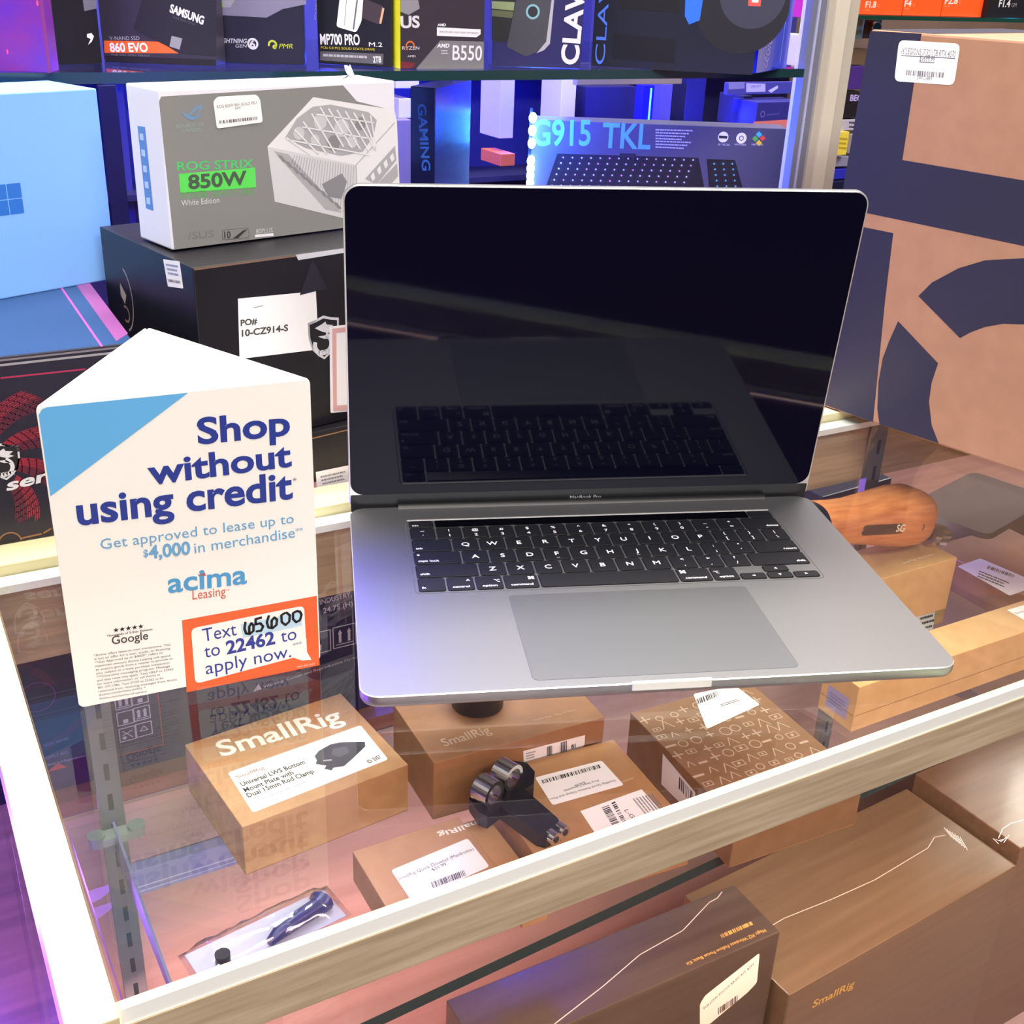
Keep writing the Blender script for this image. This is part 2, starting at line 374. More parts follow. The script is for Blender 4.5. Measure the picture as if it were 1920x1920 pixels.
# the glass shelf lies loose on the brackets
sh = empty('glass_shelf', (-138, 246, -226.6), 0.5); tag(sh, 'clear glass shelf with teal edge carrying kraft boxes inside the display counter', 'shelf')
SF = lambda x: -271 + 0.058 * x
b = MB(); b.prism([(0, SF(0)), (1180, SF(1180)), (1180, 0), (0, 0)], 0, 10, GSHELF)
b.add([(0, SF(0) - .1, 0), (1180, SF(1180) - .1, 0), (1180, SF(1180) - .1, 10), (0, SF(0) - .1, 10)], [(0, 1, 2, 3)], GSE)
b.add([(-0.1, 0, 0), (-0.1, -271, 0), (-0.1, -271, 10), (-0.1, 0, 10)], [(0, 1, 2, 3)], mat('violet_lit_glass_edge', '#5a5a9a', 0.2))  # blue LED light painted into the pane's end edge
b.build('shelf_pane', sh)
# the bead strip under the front rail
ls = empty('led_strip', (-150, -128, -40), 0); tag(ls, 'thin strip of small blue lights fixed under the front rail of the counter', 'light strip')
LEDM = mat('blue_led_bead', '#2040ff', 0.3, emit='#3050ff', estr=14)
b = MB(); b.box(0, -3, 0, 1200, 2, 1.5, mat('led_tape', '#d8d8d0', 0.5)); b.build('led_tape', ls)
for i in range(36):
    b = MB(); b.box(-1.6, -1, -1.4, 1.6, 1, 0, LEDM); o = b.build('led_bead', ls); o.location.x = (10 + i * 33) * K

# ================================================================== the laptop
LAP = empty('laptop', (0, 0, 0.4), -20.35); tag(LAP, 'open space grey laptop with black screen standing on the glass counter', 'laptop')
W_, D_ = 357.9, 247.0
def ring3(ins, z, r=11.5): return [(x, y, z) for x, y in rrect(ins, ins, W_ - ins, D_ - ins, max(r - ins * 0.5, 3), 8)]
b = MB(); b.loops([ring3(14, 1.6), ring3(4, 2.6), ring3(1.0, 4.4), ring3(0, 6.6), ring3(0, 11.4)], ALU, cap1=False)
b.loops([ring3(0, 11.4), ring3(0.55, 12)], mat('bright_chamfer', '#e4e4e4', 0.25, metal=0.6), cap0=False, cap1=False, smooth=False)
b.add(ring3(0.55, 12), [list(range(len(ring3(0.55, 12))))], ALU)
for fx in (30, W_ - 30):
    for fy in (28, D_ - 28): b.cyl((fx, fy, 0), (fx, fy, 2.2), 9, BLKM)
b.build('base', LAP)
b = MB(); b.prism([(x, y) for x, y in rrect(W_ / 2 - 24, -0.6, W_ / 2 + 24, 2.0, 1.2, 4)], 7.4, 12.25, mat('notch_glint', '#efefea', 0.25, metal=0.3)); b.build('finger_notch', LAP)  # notch drawn as a pale raised bar, its caught light painted in
TRIM = mat('trackpad_gap', '#4e5054', 0.5)
b = MB(); tx0 = W_ / 2 - 80; ty0 = 8.3
b.prism(rrect(tx0 - 0.45, ty0 - 0.45, tx0 + 160.45, ty0 + 99.45, 4.4, 6), 11.5, 12.05, TRIM)
b.prism(rrect(tx0, ty0, tx0 + 160, ty0 + 99, 4.0, 6), 11.5, 12.12, mat('trackpad_glass', '#909398', 0.36, metal=0.92)); b.build('trackpad', LAP)
kx0 = W_ / 2 - 139.2; ky0, ky1 = 114.4, 222.3
b = MB(); b.prism(rrect(kx0 - 0.7, ky0 - 0.7, kx0 + 279.1, ky1 + 0.7, 4, 5), 11.4, 12.06, mat('well_rim', '#5c5f63', 0.4, metal=0.5)); 
b.prism(rrect(kx0, ky0, kx0 + 278.4, ky1 - 0.2, 3.4, 5), 11.4, 12.12, ALU)
b.prism(rrect(kx0 + 1, ky1 - 0.2, kx0 + 277.4, ky1 + 1.5, 0.8, 3), 11.5, 12.3, mat('bright_chamfer', '#e4e4e4', 0.25))  # bright bar stands for light caught along the well's back edge
kb = b.build('keyboard', LAP)
KEYM = mat('key_plastic', '#101118', 0.5, spec=0.35); KEYS = mat('key_side', '#07070a', 0.6, spec=0.2); LEG = mat('key_legend', '#d4d6de', 0.5)
U_ = 19.02; G_ = 1.35
def key(x, y, w_, h_, legs):
    x0, x1, y0, y1 = x + G_ / 2, x + w_ - G_ / 2, y + G_ / 2, y + h_ - G_ / 2
    b = MB(); p0 = rrect(x0, y0, x1, y1, 1.7, 3); p1 = rrect(x0 + 0.35, y0 + 0.35, x1 - 0.35, y1 - 0.35, 1.6, 3)
    b.loops([[(a, c, 12.1) for a, c in p0], [(a, c, 12.7) for a, c in p0], [(a, c, 13.0) for a, c in p1]], KEYS, cap0=False, cap1=False, smooth=False)
    b.add([(a, c, 13.0) for a, c in p1], [list(range(len(p1)))], KEYM)
    for t, u, v, cap, al in legs:
        vs, fs, wd = text_mesh(t, 0.012); k = cap
        ox = {'l': 0, 'c': -wd * k / 2, 'r': -wd * k}[al]
        b.add([(x0 + u * (x1 - x0) + ox + a * k, y0 + v * (y1 - y0) + c * k, 13.06) for a, c in vs], fs, LEG)
    b.build('keycap', kb)
RH = 18.75; bx = kx0 + 1.3; by = ky0 + 0.8
def row(r, items):
    x = bx
    for wu, legs in items: key(x, by + r * RH, wu * U_, RH, legs); x += wu * U_
lt = lambda s: [(s, 0.5, 0.34, 5.0, 'c')]
two = lambda a, c: [(a, 0.5, 0.60, 3.4, 'c'), (c, 0.5, 0.16, 3.6, 'c')]
sm = lambda s, u=0.12, al='l': [(s, u, 0.16, 2.6, al)]
row(0, [(1, sm('fn')), (1, sm('control', 0.5, 'c') + [('^', 0.8, 0.55, 4, 'c')]), (1, sm('option', 0.5, 'c') + [('\u2325', 0.8, 0.5, 3, 'c')]), (1.25, sm('command', 0.5, 'c') + [('\u2318', 0.82, 0.6, 3.8, 'c')]), (5, []), (1.25, sm('command', 0.5, 'c') + [('\u2318', 0.18, 0.6, 3.8, 'c')]), (1, sm('option', 0.5, 'c') + [('\u2325', 0.2, 0.5, 3, 'c')])])
ax = bx + 11.5 * U_
key(ax, by, U_, RH * 0.5, [('\u25c2', 0.5, 0.2, 5, 'c')]); key(ax + U_, by, U_, RH * 0.5, [('\u25be', 0.5, 0.2, 5, 'c')]); key(ax + U_, by + RH * 0.5, U_, RH * 0.5, [('\u25b4', 0.5, 0.2, 5, 'c')]); key(ax + 2 * U_, by, U_, RH * 0.5, [('\u25b8', 0.5, 0.2, 5, 'c')])
row(1, [(2.25, sm('shift', 0.06))] + [(1, lt(c)) for c in 'ZXCVBNM'] + [(1, two('<', ',')), (1, two('>', '.')), (1, two('?', '/')), (2.25, sm('shift', 0.94, 'r'))])
row(2, [(1.75, sm('caps lock', 0.08) + [('.', 0.1, 0.7, 9, 'c')])] + [(1, lt(c) + ([('_', 0.5, 0.16, 3, 'c')] if c in 'FJ' else [])) for c in 'ASDFGHJKL'] + [(1, two(':', ';')), (1, two('"', "'")), (1.75, sm('return', 0.94, 'r'))])
row(3, [(1.5, sm('tab', 0.08))] + [(1, lt(c)) for c in 'QWERTYUIOP'] + [(1, two('{', '[')), (1, two('}', ']')), (1, two('|', '\\'))])
row(4, [(1, two('~', '`'))] + [(1, two(a, c)) for a, c in zip('!@#$%^&*()_+', '1234567890-=')] + [(1.5, sm('delete', 0.94, 'r'))])
key(bx, by + 5 * RH, U_, 11.8, sm('esc', 0.12)); key(bx + 13.5 * U_, by + 5 * RH, U_, 11.8, [])
b = MB(); b.prism(rrect(bx + U_ + 0.7, by + 5 * RH + 0.7, bx + 13.5 * U_ - 0.7, by + 5 * RH + 11.2, 0.8, 3), 12.1, 12.9, mat('touch_bar_glass', '#050508', 0.08)); b.build('touch_bar', kb)
# lid: leans a little forward over the keys
HY, HZ, LL, AN = 249.4, 14.6, 238.3, math.radians(96.38)
lu = Vector((0, math.cos(AN), math.sin(AN))); ln = Vector((0, -math.sin(AN), math.cos(AN)))       # up the lid; towards the viewer
def lid3(x, t, k): return Vector((x, HY, HZ)) + lu * t + ln * k
lidp = rrect(0, -7.5, W_, LL, 11, 8)
b = MB(); lid_rings = []
ins = lambda p, i: (p[0] + (i if p[0] < W_ / 2 else -i), p[1] + (i if p[1] < LL / 2 else -i))
b.loops([[lid3(*ins(p, 1.2), -5.0) for p in lidp], [lid3(*p, -4.0) for p in lidp], [lid3(*p, -0.4) for p in lidp]], ALU, cap1=False)
b.loops([[lid3(*p, -0.4) for p in lidp], [lid3(*ins(p, 0.7), 0) for p in lidp]], mat('bright_chamfer', '#e4e4e4', 0.25), cap0=False, cap1=True, smooth=False)
lid = b.build('lid', LAP)
SCR = mat('black_screen_glass', '#08081a', 0.05, spec=0.15)
b = MB(); sp = rrect(1.1, 7.5, W_ - 1.1, LL - 1.1, 10, 8); b.add([lid3(*p, 0.1) for p in sp], [list(range(len(sp)))], SCR); b.build('screen', lid)
b = MB(); sp = rrect(1.1, -7.2, W_ - 1.1, 7.5, 1, 3); b.add([lid3(*p, 0.1) for p in sp], [list(range(len(sp)))], mat('hinge_strip', '#1c1d20', 0.35, spec=0.4)); b.build('chin_strip', lid)
vs, fs, wd = text_mesh('MacBook Pro', 0.0); k = 24.5 / wd
b = MB(); b.add([lid3(W_ / 2 - 11.7 + x * k, -0.9 + y * k, 0.25) for x, y in vs], fs, mat('chin_print', '#b4b6bc', 0.5)); b.build('lettering', lid)
b = MB(); b.cyl((36, 247.5, 9.5), (W_ - 36, 247.5, 9.5), 5.2, mat('hinge_black', '#0c0d10', 0.4)); b.build('hinge', LAP)

# ================================================================== the folded card sign
sg = empty('card_sign', (-136.5, 74.6, 0.4), -4.6); tag(sg, 'white three-sided card sign with blue corner and orange panel offering lease shopping', 'sign')
CARD = mat('white_card', '#f6f3ec', 0.45); CARDIN = mat('white_card_inside', '#fbfaf6', 0.5)
SW, SH = 137.0, 177.0
apw = at_z(275, 615, SH); a_ = math.radians(4.6); dx, dy = apw.x + 136.5, apw.y - 74.6
AP = (dx * math.cos(a_) - dy * math.sin(a_), dx * math.sin(a_) + dy * math.cos(a_))
def panel(p, q, name, t=0.5):
    p = Vector(p); q = Vector(q); d = (q - p).normalized(); n = Vector((d.y, -d.x))
    L = (q - p).length; pts = rrect(0, 0, L, SH, 3.0, 4)
    b = MB(); f3 = [((p + d * u + n * t / 2).x, (p + d * u + n * t / 2).y, v) for u, v in pts]; k3 = [((p + d * u - n * t / 2).x, (p + d * u - n * t / 2).y, v) for u, v in pts]
    n_ = len(pts); b.add(f3, [list(range(n_))], CARD); b.add(k3, [list(range(n_))[::-1]], CARDIN)
    b.add(f3 + k3, [(i, n_ + i, n_ + (i + 1) % n_, (i + 1) % n_) for i in range(n_)], CARD)
    return b.build(name, sg)
panel((0, 0), (SW, 0), 'front_panel'); panel((SW, 0), AP, 'rear_panel'); panel(AP, (0, 0), 'rear_panel')
F = Face(sg, (0, -0.3, 0), (1, 0, 0), (0, 0, 1))
SKY = ink('#64b0e6'); IND = ink('#283a92'); ORG = ink('#e8632f'); TXB = ink('#6fa6cf'); DK = ink('#26262e'); CREAM = ink('#f6f3ec')
F.poly([(0.6, SH - 4), (2.5, SH - 1.2), (5, SH - 0.4), (73, SH - 0.4), (0.6, SH - 48)], SKY, px=False)
NV = 0.026
F.text('Shop', (371, 832), (544, 814), IND, ptop=(371, 785), bold=NV)
F.text('without', (279, 905), (546, 877), IND, ptop=(479, 838), bold=NV) if False else F.text('without', (279, 908), (547, 873), IND, ptop=(274, 864), bold=NV)
F.text('using credit', (146, 984), (549, 933), IND, ptop=(141, 932), bold=NV)
F.text('*', (549, 906), (556, 905), DK, cap=3)
F.text('Get approved to lease up to', (189, 1030), (551, 980), TXB, ptop=(187, 1011))
F.text('$', (269, 1044), (278, 1043), TXB, ptop=(268, 1031), bold=0.02)
F.text('4,000', (279, 1047), (357, 1038), TXB, ptop=(277, 1024), bold=0.03)
F.text('in merchandise', (365, 1037), (553, 1007), TXB, ptop=(363, 1018)); F.text('**', (554, 1000), (568, 998), TXB, cap=3)
F.text('acima', (315, 1111), (463, 1093), ink('#4f9ccf'), ptop=(311, 1075), bold=0.02)
F.poly([(373, 1078), (383, 1071), (386, 1079), (377, 1083)], ink('#c8553c')); F.poly([(370, 1076), (377, 1079), (375, 1083)], ink('#5b86b8'))
F.text('Leasing', (361, 1124), (423, 1116), ink('#cf5f48'), ptop=(359, 1107)); F.text('TM', (424, 1108), (430, 1107), ink('#cf5f48'), cap=1)
F.poly([(341, 1163), (594, 1117), (599, 1247), (350, 1298)], ORG)
F.rpoly([(358, 1178), (570, 1135), (575, 1226), (366, 1282)], 3.5, CREAM, 2); F.poly([(550, 1190), (574, 1196), (575.5, 1222), (584, 1237), (566, 1238), (548, 1232)], CREAM, 2.5)
F.poly([(451, 1170), (563, 1147), (566, 1172), (455, 1196)], ink('#b9d9ea'), 3)
F.text('Text', (381, 1203), (444, 1190), IND, ptop=(378, 1179), layer=3)
BK = ink('#0d0d12')
def stroke(pts, wd=1.5): F.line(pts, wd, BK, 4)
stroke([(460, 1165), (458, 1178), (461, 1187), (468, 1188), (475, 1182), (475, 1172), (471, 1168), (467, 1174), (467, 1186)])
stroke([(491, 1157), (479, 1160), (479, 1170), (488, 1168), (493, 1174), (489, 1182), (481, 1183)])
stroke([(504, 1153), (500, 1166), (503, 1176), (511, 1177), (518, 1171), (519, 1161), (514, 1157), (509, 1163), (509, 1175)])
stroke([(535, 1148), (527, 1153), (528, 1166), (535, 1171), (542, 1165), (543, 1153), (537, 1148)])
stroke([(556, 1145), (549, 1149), (549, 1160), (555, 1166), (562, 1162), (565, 1152), (562, 1146), (556, 1145)])
F.text('to', (384, 1233), (413, 1227), IND, ptop=(382, 1209), layer=3); F.text('22462', (425, 1226), (516, 1206), IND, ptop=(422, 1203), layer=3, bold=0.03); F.text('to', (527, 1204), (556, 1198), IND, ptop=(525, 1181), layer=3)
F.text('apply now.', (386, 1264), (546, 1231), IND, ptop=(383, 1241), layer=3); F.text('***', (549, 1214), (566, 1210), IND, cap=3, layer=3)
F.text('TNT-EN-A23', (556, 1252), (590, 1245), CREAM, cap=1.1, layer=3)
for i in range(5):
    c = F.px((217.5 + i * 11.6, 1181 - i * 1.7)); st = []
    for k in range(10):
        r_ = 1.6 if k % 2 == 0 else 0.65; st.append((c.x + r_ * math.sin(math.pi * k / 5), c.y + r_ * math.cos(math.pi * k / 5)))
    F.tri(st[::-1], [list(range(10))], BK, 2)
F.text('Thousands of 5-Star Reviews', (200, 1194), (286, 1181), DK, cap=1.3, bold=0.01); F.text('Google', (210, 1208), (278, 1198), ink('#3c3c40'), ptop=(209, 1193), bold=0.008)
GRY = ink('#4a4a50'); small = ['*Acima offers lease-to-own transactions. This', 'is not an offer for a loan, credit, or financing', '**Get Approved up to $4000", refers to', 'maximum amount Acima Leasing will spend', 'to acquire goods from a retailer to provide to', 'you, subject to a lease purchase transaction.', '***One-time messaging program. Message', 'and data rates may apply. Text HELP to 22462', 'for more information, or call Acima at', '801-297-1982. Text STOP to 22462 to be', 'removed from receiving messages from Acima.', 'Acima.com/privacy-policy +', 'Acima.com/terms-of-service']
ends = [(319.5, 1210), (319, 1217), (305, 1225), (319, 1230.5), (324, 1236), (319, 1243.5), (319, 1250), (325, 1256), (300, 1266), (306, 1272.5), (333, 1275), (273, 1290), (275, 1297.5)]
for i, (t, e) in enumerate(zip(small, ends)):
    F.text(t, (176 + i * 0.85, 1230.5 + i * 6.75), (e[0], e[1]), GRY, cap=1.35)
F.build('front_print')
# ================================================================== things on the counter and behind it
INK = ink('#22222a'); WHT = ink('#eceaf0'); NAVY = ink('#26263c'); LAB = ink('#f4f3f2', 0.35)
def shield(F, cx, cy, s, mw, mk):
    """crest: a pale shield outline with a pale coiled figure inside (centre and half height in face mm)"""
    def pts(k): return [(cx + x * s * k, cy + y * s * k) for x, y in ((0, 1.0), (0.42, 0.86), (0.8, 0.78), (0.78, 0.1), (0.62, -0.45), (0.3, -0.8), (0, -1.0), (-0.3, -0.8), (-0.62, -0.45), (-0.78, 0.1), (-0.8, 0.78), (-0.42, 0.86))]
    F.poly(pts(1.0), mw, 1, px=False); F.poly(pts(0.88), mk, 2, px=False)
    F.poly([(cx + x * s, cy + y * s) for x, y in ((-0.45, 0.5), (-0.1, 0.62), (0.1, 0.72), (0.15, 0.58), (0.5, 0.5), (0.3, 0.36), (0.52, 0.25), (0.2, 0.18), (-0.1, 0.3))], mw, 3, px=False)
    F.ring((cx - 0.05 * s, cy - 0.28 * s), 0.42 * s, 0.2 * s, mw, 3, px=False, a0=-200, a1=70)
    F.poly([(cx + x * s, cy + y * s) for x, y in ((-0.3, 0.1), (0.1, 0.1), (0.35, -0.1), (0.0, -0.05))], mw, 3, px=False)
    for k in range(5): F.poly([(cx + (-0.32 + 0.16 * k) * s, cy - 0.55 * s), (cx + (-0.2 + 0.16 * k) * s, cy - 0.55 * s), (cx + (-0.26 + 0.16 * k) * s, cy - 0.78 * s)], mw, 3, px=False)

# --- the big kraft box on the counter
BIG = carton('cardboard_box', 600.6, 297, 1.3, -77.3, 430, 230, 342, mat('warm_kraft', '#a1785f', 0.55, kind='noise', col2='#977058', scale=50), 'large kraft shipping box with huge dark navy lettering standing on the counter', 'box', bev=2.0)
F = front(BIG)
def ext(p, q, u=427):
    a, c = F.px(p), F.px(q); return a + (c - a) * ((u - a.x) / (c.x - a.x))
F.poly([F.px(p) for p in ((1632, 58), (1728, 63), (1692, 300))] + [ext((1692, 300), (1990, 350)), ext((1624, 399), (1990, 476))] + [F.px(p) for p in ((1624, 399), (1575, 388))], NAVY, px=False)
F.poly([(1574, 417), (1675, 437), (1660, 560), (1637, 791), (1524, 751)], NAVY)
F.poly([(1722, 555), (1747, 530), (1797, 503), (1847, 488), (1920, 484), (2000, 492), (2070, 512), (2120, 545), (2050, 640), (2000, 622), (1920, 608), (1880, 607), (1847, 613), (1820, 623), (1800, 634)], NAVY)
F.poly([(1684, 602), (1667, 640), (1655, 672), (1647, 717), (1645, 767), (1649, 795), (1760, 831), (1747, 797), (1742, 753), (1747, 717), (1759, 681), (1720, 640)], NAVY)
F.build('front_print')
T_ = top(BIG); w_, d_, h_ = DIMS[BIG.name]
T_.poly([(0, d_ * 0.5 - 0.6), (w_, d_ * 0.5 - 0.6), (w_, d_ * 0.5 + 0.6), (0, d_ * 0.5 + 0.6)], KEDGE, 1, px=False)
T_.poly([(2, 2), (58, 2), (58, d_ - 2), (2, d_ - 2)], NAVY, 2, px=False); T_.build('top_print')
F.rpoly([(1686, 75), (1801, 82), (1789, 160), (1677, 152)], 5, LAB, 2)
GI = ink('#5a5a66')
F.text('16"LEGION5 I7/32/1TB RTX 4070', (1690, 101), (1791, 108), GI, cap=5, layer=3); F.line([(1690, 104), (1791, 109.5)], 0.6, GI, 3)
F.text('$1699.99', (1724, 114), (1752, 116), GI, cap=4.5, layer=3); F.line([(1724, 116), (1752, 117.5)], 0.6, GI, 3)
F.bars((1699, 141), (1770, 146), (1700, 131), GI, 36, layer=3); F.text('DWFCL48R9', (1719, 149), (1747, 151), GI, cap=3, layer=3); F.build('price_label', 'white rounded price label')

# --- dark graphics card box at the end of the ledge
SER = carton('graphics_card_box', -330, 299, 0.3, 0, 287, 230, 135, NAVYC, 'dark carton with red fan swirls, a crest and italic lettering, under the sky blue box', 'box', bev=1)
F = front(SER); RED = ink('#8c1c34'); RED2 = ink('#5e1430')
F.line([(-60, 719), (0, 709), (160, 692)], 1.2, ink('#a32a52'), 1)
c0 = F.px((-20, 880)); 
for k, (a0, r0, r1) in enumerate(((75, 18, 62), (30, 20, 66), (-12, 16, 64), (120, 20, 62), (165, 18, 60), (-55, 18, 60))):
    for j in range(13):
        t = j / 12; p = []
        for i in range(11):
            q = i / 10; a = math.radians(a0 - 34 * q + 30 * t - 8 * t * q); r = r0 + (r1 - r0) * q
            p.append(Vector((c0.x + r * math.cos(a), c0.y + r * math.sin(a) * 0.95)))
        p = [v for v in p if 14 < v.y < 112 and 2 < v.x < 284]
        if len(p) > 1: F.line(p, 0.55 + 0.5 * (j % 2), RED if j > 5 else RED2, 1, px=False)
c1 = F.px((7, 866)); shield(F, c1.x, c1.y, 13.6, ink('#cfd0d8'), ink('#14141c'))
F.text('ser', (12, 920), (91, 900), ink('#d6d8e0'), ptop=(8, 900), layer=4, bold=0.03, shear=0.35); F.text('ies', (95, 899), (150, 886), ink('#d6d8e0'), cap=8, layer=4, bold=0.03, shear=0.35)
h0 = F.px((20, 1022)); F.ring((h0.x, 1), 7.2, 1.2, KEDGE, 2, px=False, a0=0, a1=180); F.poly([(h0.x + 6.8 * math.cos(math.radians(a)), 1 + 6.8 * math.sin(math.radians(a))) for a in range(0, 181, 12)], ink('#0c0c20'), 2, px=False)
F.line([(40, 1009), (80, 1000), (97, 990)], 1.3, KEDGE, 2); F.poly([(2, 133.6), (285, 133.6), (285, 132.2), (2, 132.2)], ink('#7d7680'), 2, px=False); F.poly([(2, 130.4), (285, 130.4), (285, 128.8), (2, 128.8)], ink('#9a98a0'), 2, px=False)
F.build('front_print')
T_ = top(SER); T_.poly([(1, 1), (286, 1), (286, 229), (1, 229)], ink('#1f3a66', 0.35), 1, px=False)  # blue light on the lid painted in beneath the printed stripes
T_.line([(115, 540), (191, 650)], 1.6, ink('#b4459a'), 2); T_.poly([(143, 535), (166, 528), (240, 626), (218, 640)], ink('#7d3f7c'), 2); T_.build('top_print')

# --- sky blue box
BLU = carton('sky_blue_box', -236.5, 398, 135.5, 20.5, 234, 70, 148, mat('sky_blue_carton', '#7fb4f2', 0.45), 'plain sky blue carton with a small four-pane mark lying on a dark carton', 'box', bev=1)
F = front(BLU); MB_ = ink('#2a6fc4')
q = F.px((15, 374)); 
for ix in (-1, 0):
    for iy in (-1, 0): F.poly([(q.x + ix * 11.6 + 0.3 - 0, q.y + iy * 11.6 + 0.3), (q.x + ix * 11.6 + 11.2, q.y + iy * 11.6 + 0.3), (q.x + ix * 11.6 + 11.2, q.y + iy * 11.6 + 11.2), (q.x + ix * 11.6 + 0.3, q.y + iy * 11.6 + 11.2)], MB_, 1, px=False)
F.build('window_mark')

# --- stack behind the laptop: flat black carton, black crest box, white power supply box
FLT = carton('flat_black_carton', 0, 303.5, 0.3, 6, 236, 190, 43, BLACKC, 'flat black carton with pale spec label at the bottom of the stack behind the sign', 'box', bev=0.8)
F = front(FLT); F.line([(560, 826), (590, 821), (652, 806), (700, 796)], 1.1, KEDGE, 1); F.poly([(592, 885), (655, 872), (720, 858), (720, 897), (656, 912), (594, 916)], LAB, 1)
F.lines((600, 893), (650, 882), (606, 912), 3, ink('#9a9a98')); F.build('spec_label', 'white printed spec label')
MSI = carton('crest_carton', 1.8, 303, 43.8, 11.5, 232, 160, 139, BLACKC, 'black carton with pale shield crest and white order label under the white power supply box', 'box', bev=1.0)
F = front(MSI); F.poly([(446, 560), (592, 546), (598, 655), (449, 673)], LAB, 1)
F.text('PO#', (451, 611), (482, 607), ink('#44443f'), ptop=(451, 600), bold=0.03); F.text('10-CZ914-S', (453, 631), (540, 620), ink('#44443f'), ptop=(453, 619), bold=0.03); F.line([(475, 577), (492, 573)], 0.7, ink('#a0a09a'), 2)
F.build('order_label', 'white order label')
q = F.px((607, 633)); shield(F, q.x, q.y, 17.5, ink('#d8d8da'), ink('#15151b'))
F.build('crest')
F.rpoly([(617, 612), (690, 604), (690, 768), (619, 774)], 1.5, LAB, 4); F.poly([(622, 616), (686, 609), (686, 618), (630, 624), (631, 760), (686, 756), (686, 766), (624, 771)], ink('#d9a9a4'), 5); F.build('bordered_label', 'white label with a pink hatched border')
F.poly([(1, 138.7), (140, 138.7), (140, 137.2), (1, 137.2)], ink('#7a6152'), 1, px=False); F.poly([(82, 138.7), (140, 138.7), (140, 135.6), (84, 134.4)], ink('#c3c4cb', 0.2), 2, px=False); F.poly([(96, 134), (108, 110), (84, 108)], ink('#2b2a33', 0.2), 2, px=False); F.build('tape_strip', 'torn tape along the lid')
F = left(MSI); F.rpoly([(306, 486), (337, 490), (344, 541), (315, 537)], 1, LAB, 1); F.lines((311, 494), (335, 498), (317, 518), 3, ink('#8d90b8')); F.bars((316, 528), (340, 532), (315, 523), ink('#55566a'), 16); F.build('price_label', 'small white barcode label')
q = F.px((232, 560)); F.ring((q.x, q.y), 17, 1.4, ink('#8a8086'), 1, px=False, a0=-75, a1=75, ry=1.5); F.poly([(q.x - 4, q.y + 12), (q.x + 6, q.y + 4), (q.x + 2, q.y - 4), (q.x - 5, q.y + 2)], ink('#9a8c88'), 1, px=False); F.ring((q.x + 2, q.y - 12), 6, 2, ink('#7a645c'), 1, px=False, a0=-120, a1=120); F.build('crest')

PSU = carton('power_supply_box', 0.6, 353.8, 184.4, 13.3, 202.5, 50.4, 110.5, mat('white_shrink_carton', '#e6e5ee', 0.22), 'white shrink-wrapped power supply box with green wattage panel on top of the black crest carton', 'box', bev=1.2)
F = front(PSU); GF = ink('#888886', 0.3)
F.poly([(302, 181), (643, 160), (669, 190), (737, 207), (746, 346), (748, 405), (640, 428), (327, 468), (298, 190)], GF, 1)
GRN = ink('#5ddc5a'); 
F.text('ROG STRIX', (332, 320), (475, 314), ink('#52c86a'), ptop=(332, 304), bold=0.015)
F.poly([(335, 326), (478, 314), (480, 351), (338, 362)], GRN, 2); F.text('850W', (353, 354), (463, 345), ink('#4c5a4c'), ptop=(351, 329), layer=3, bold=0.03)
F.text('POWER SUPPLY UNIT', (339, 374), (479, 364), ink('#5cae54'), cap=5.2); F.text('White Edition', (340, 386), (411, 380), ink('#d6d6d6'), cap=4)
F.text('/SUS', (352, 449), (401, 444), ink('#777776'), cap=5); F.rpoly([(416, 431), (466, 427), (467, 446), (417, 450)], 1, ink('#5d5d5c'), 2); F.rpoly([(417, 432), (465, 428), (466, 445), (418, 449)], 1, GF, 3); F.text('10', (420, 447), (432, 446), ink('#3c3c3c'), cap=5, layer=4, bold=0.02); F.poly([(436, 447), (455, 432), (464, 429), (446, 446)], ink('#333335'), 4)
F.poly([(478, 440), (512, 437), (513, 442), (478, 445)], WHT, 2); F.text('80PLUS', (480, 438), (511, 435), ink('#c9c9c9'), cap=3.4)
F.poly([(337, 206), (352, 216), (366, 200), (379, 196), (372, 220), (360, 226), (347, 220)], ink('#6f93b8'), 2); F.poly([(356, 217), (367, 205), (374, 203), (369, 217)], GF, 3)
F.text('REPUBLIC OF', (331, 240), (382, 237), ink('#8fa8a0'), cap=2.4); F.text('GAMERS', (340, 248), (376, 246), ink('#8fa8a0'), cap=2.4)
# picture of the unit
PW = ink('#e2e2e3'); PG = ink('#a9a9ab'); PD = ink('#86868a')
A_, B_, C_, D2 = (587, 182), (739, 206), (667, 309), (501, 275)
F.poly([A_, B_, C_, D2], PW, 2); F.poly([D2, C_, (672, 416), (515, 378)], ink('#cfcfd0'), 2); F.poly([C_, B_, (744, 228), (751, 400), (672, 416)], PW, 2)
F.poly([(534, 258), (556, 222), (586, 200), (620, 196), (690, 210), (706, 225), (700, 255), (680, 284), (640, 292), (575, 278)], PG, 3)
for x, y, r_ in ((560, 250, 5), (600, 228, 6), (640, 240, 7), (675, 232, 5), (625, 268, 6), (590, 262, 4), (660, 265, 5)): F.disc((x, y), r_, PD if int(x) % 2 else ink('#c6c6c8'), 4, n=10)
for i in range(11):
    t = i / 10; xa, ya = 536 + 158 * t, (258 - 58 * min(t * 2.6, 1) + 26 * max(0, t - 0.38)); F.line([(xa, ya), (min(xa + 44, 700 + 4 * t), min(ya + 74, 288 - 30 * max(0, t - .55)))], 1.3, PW, 5)
for i in range(3): F.line([(540 + 26 * i, 262 - 24 * i), (690 + 5 * i, 290 - 30 * i)], 1.0, PW, 5)
for i in range(24):
    t = i / 23; a = (552 + 111 * t, 291 + 20 * t); F.line([a, (a[0] - 6, a[1] + 16 + 84 * t)], 0.7, PG, 3)
F.poly([(513, 283), (540, 289), (640, 398), (610, 392)], PG, 3); 
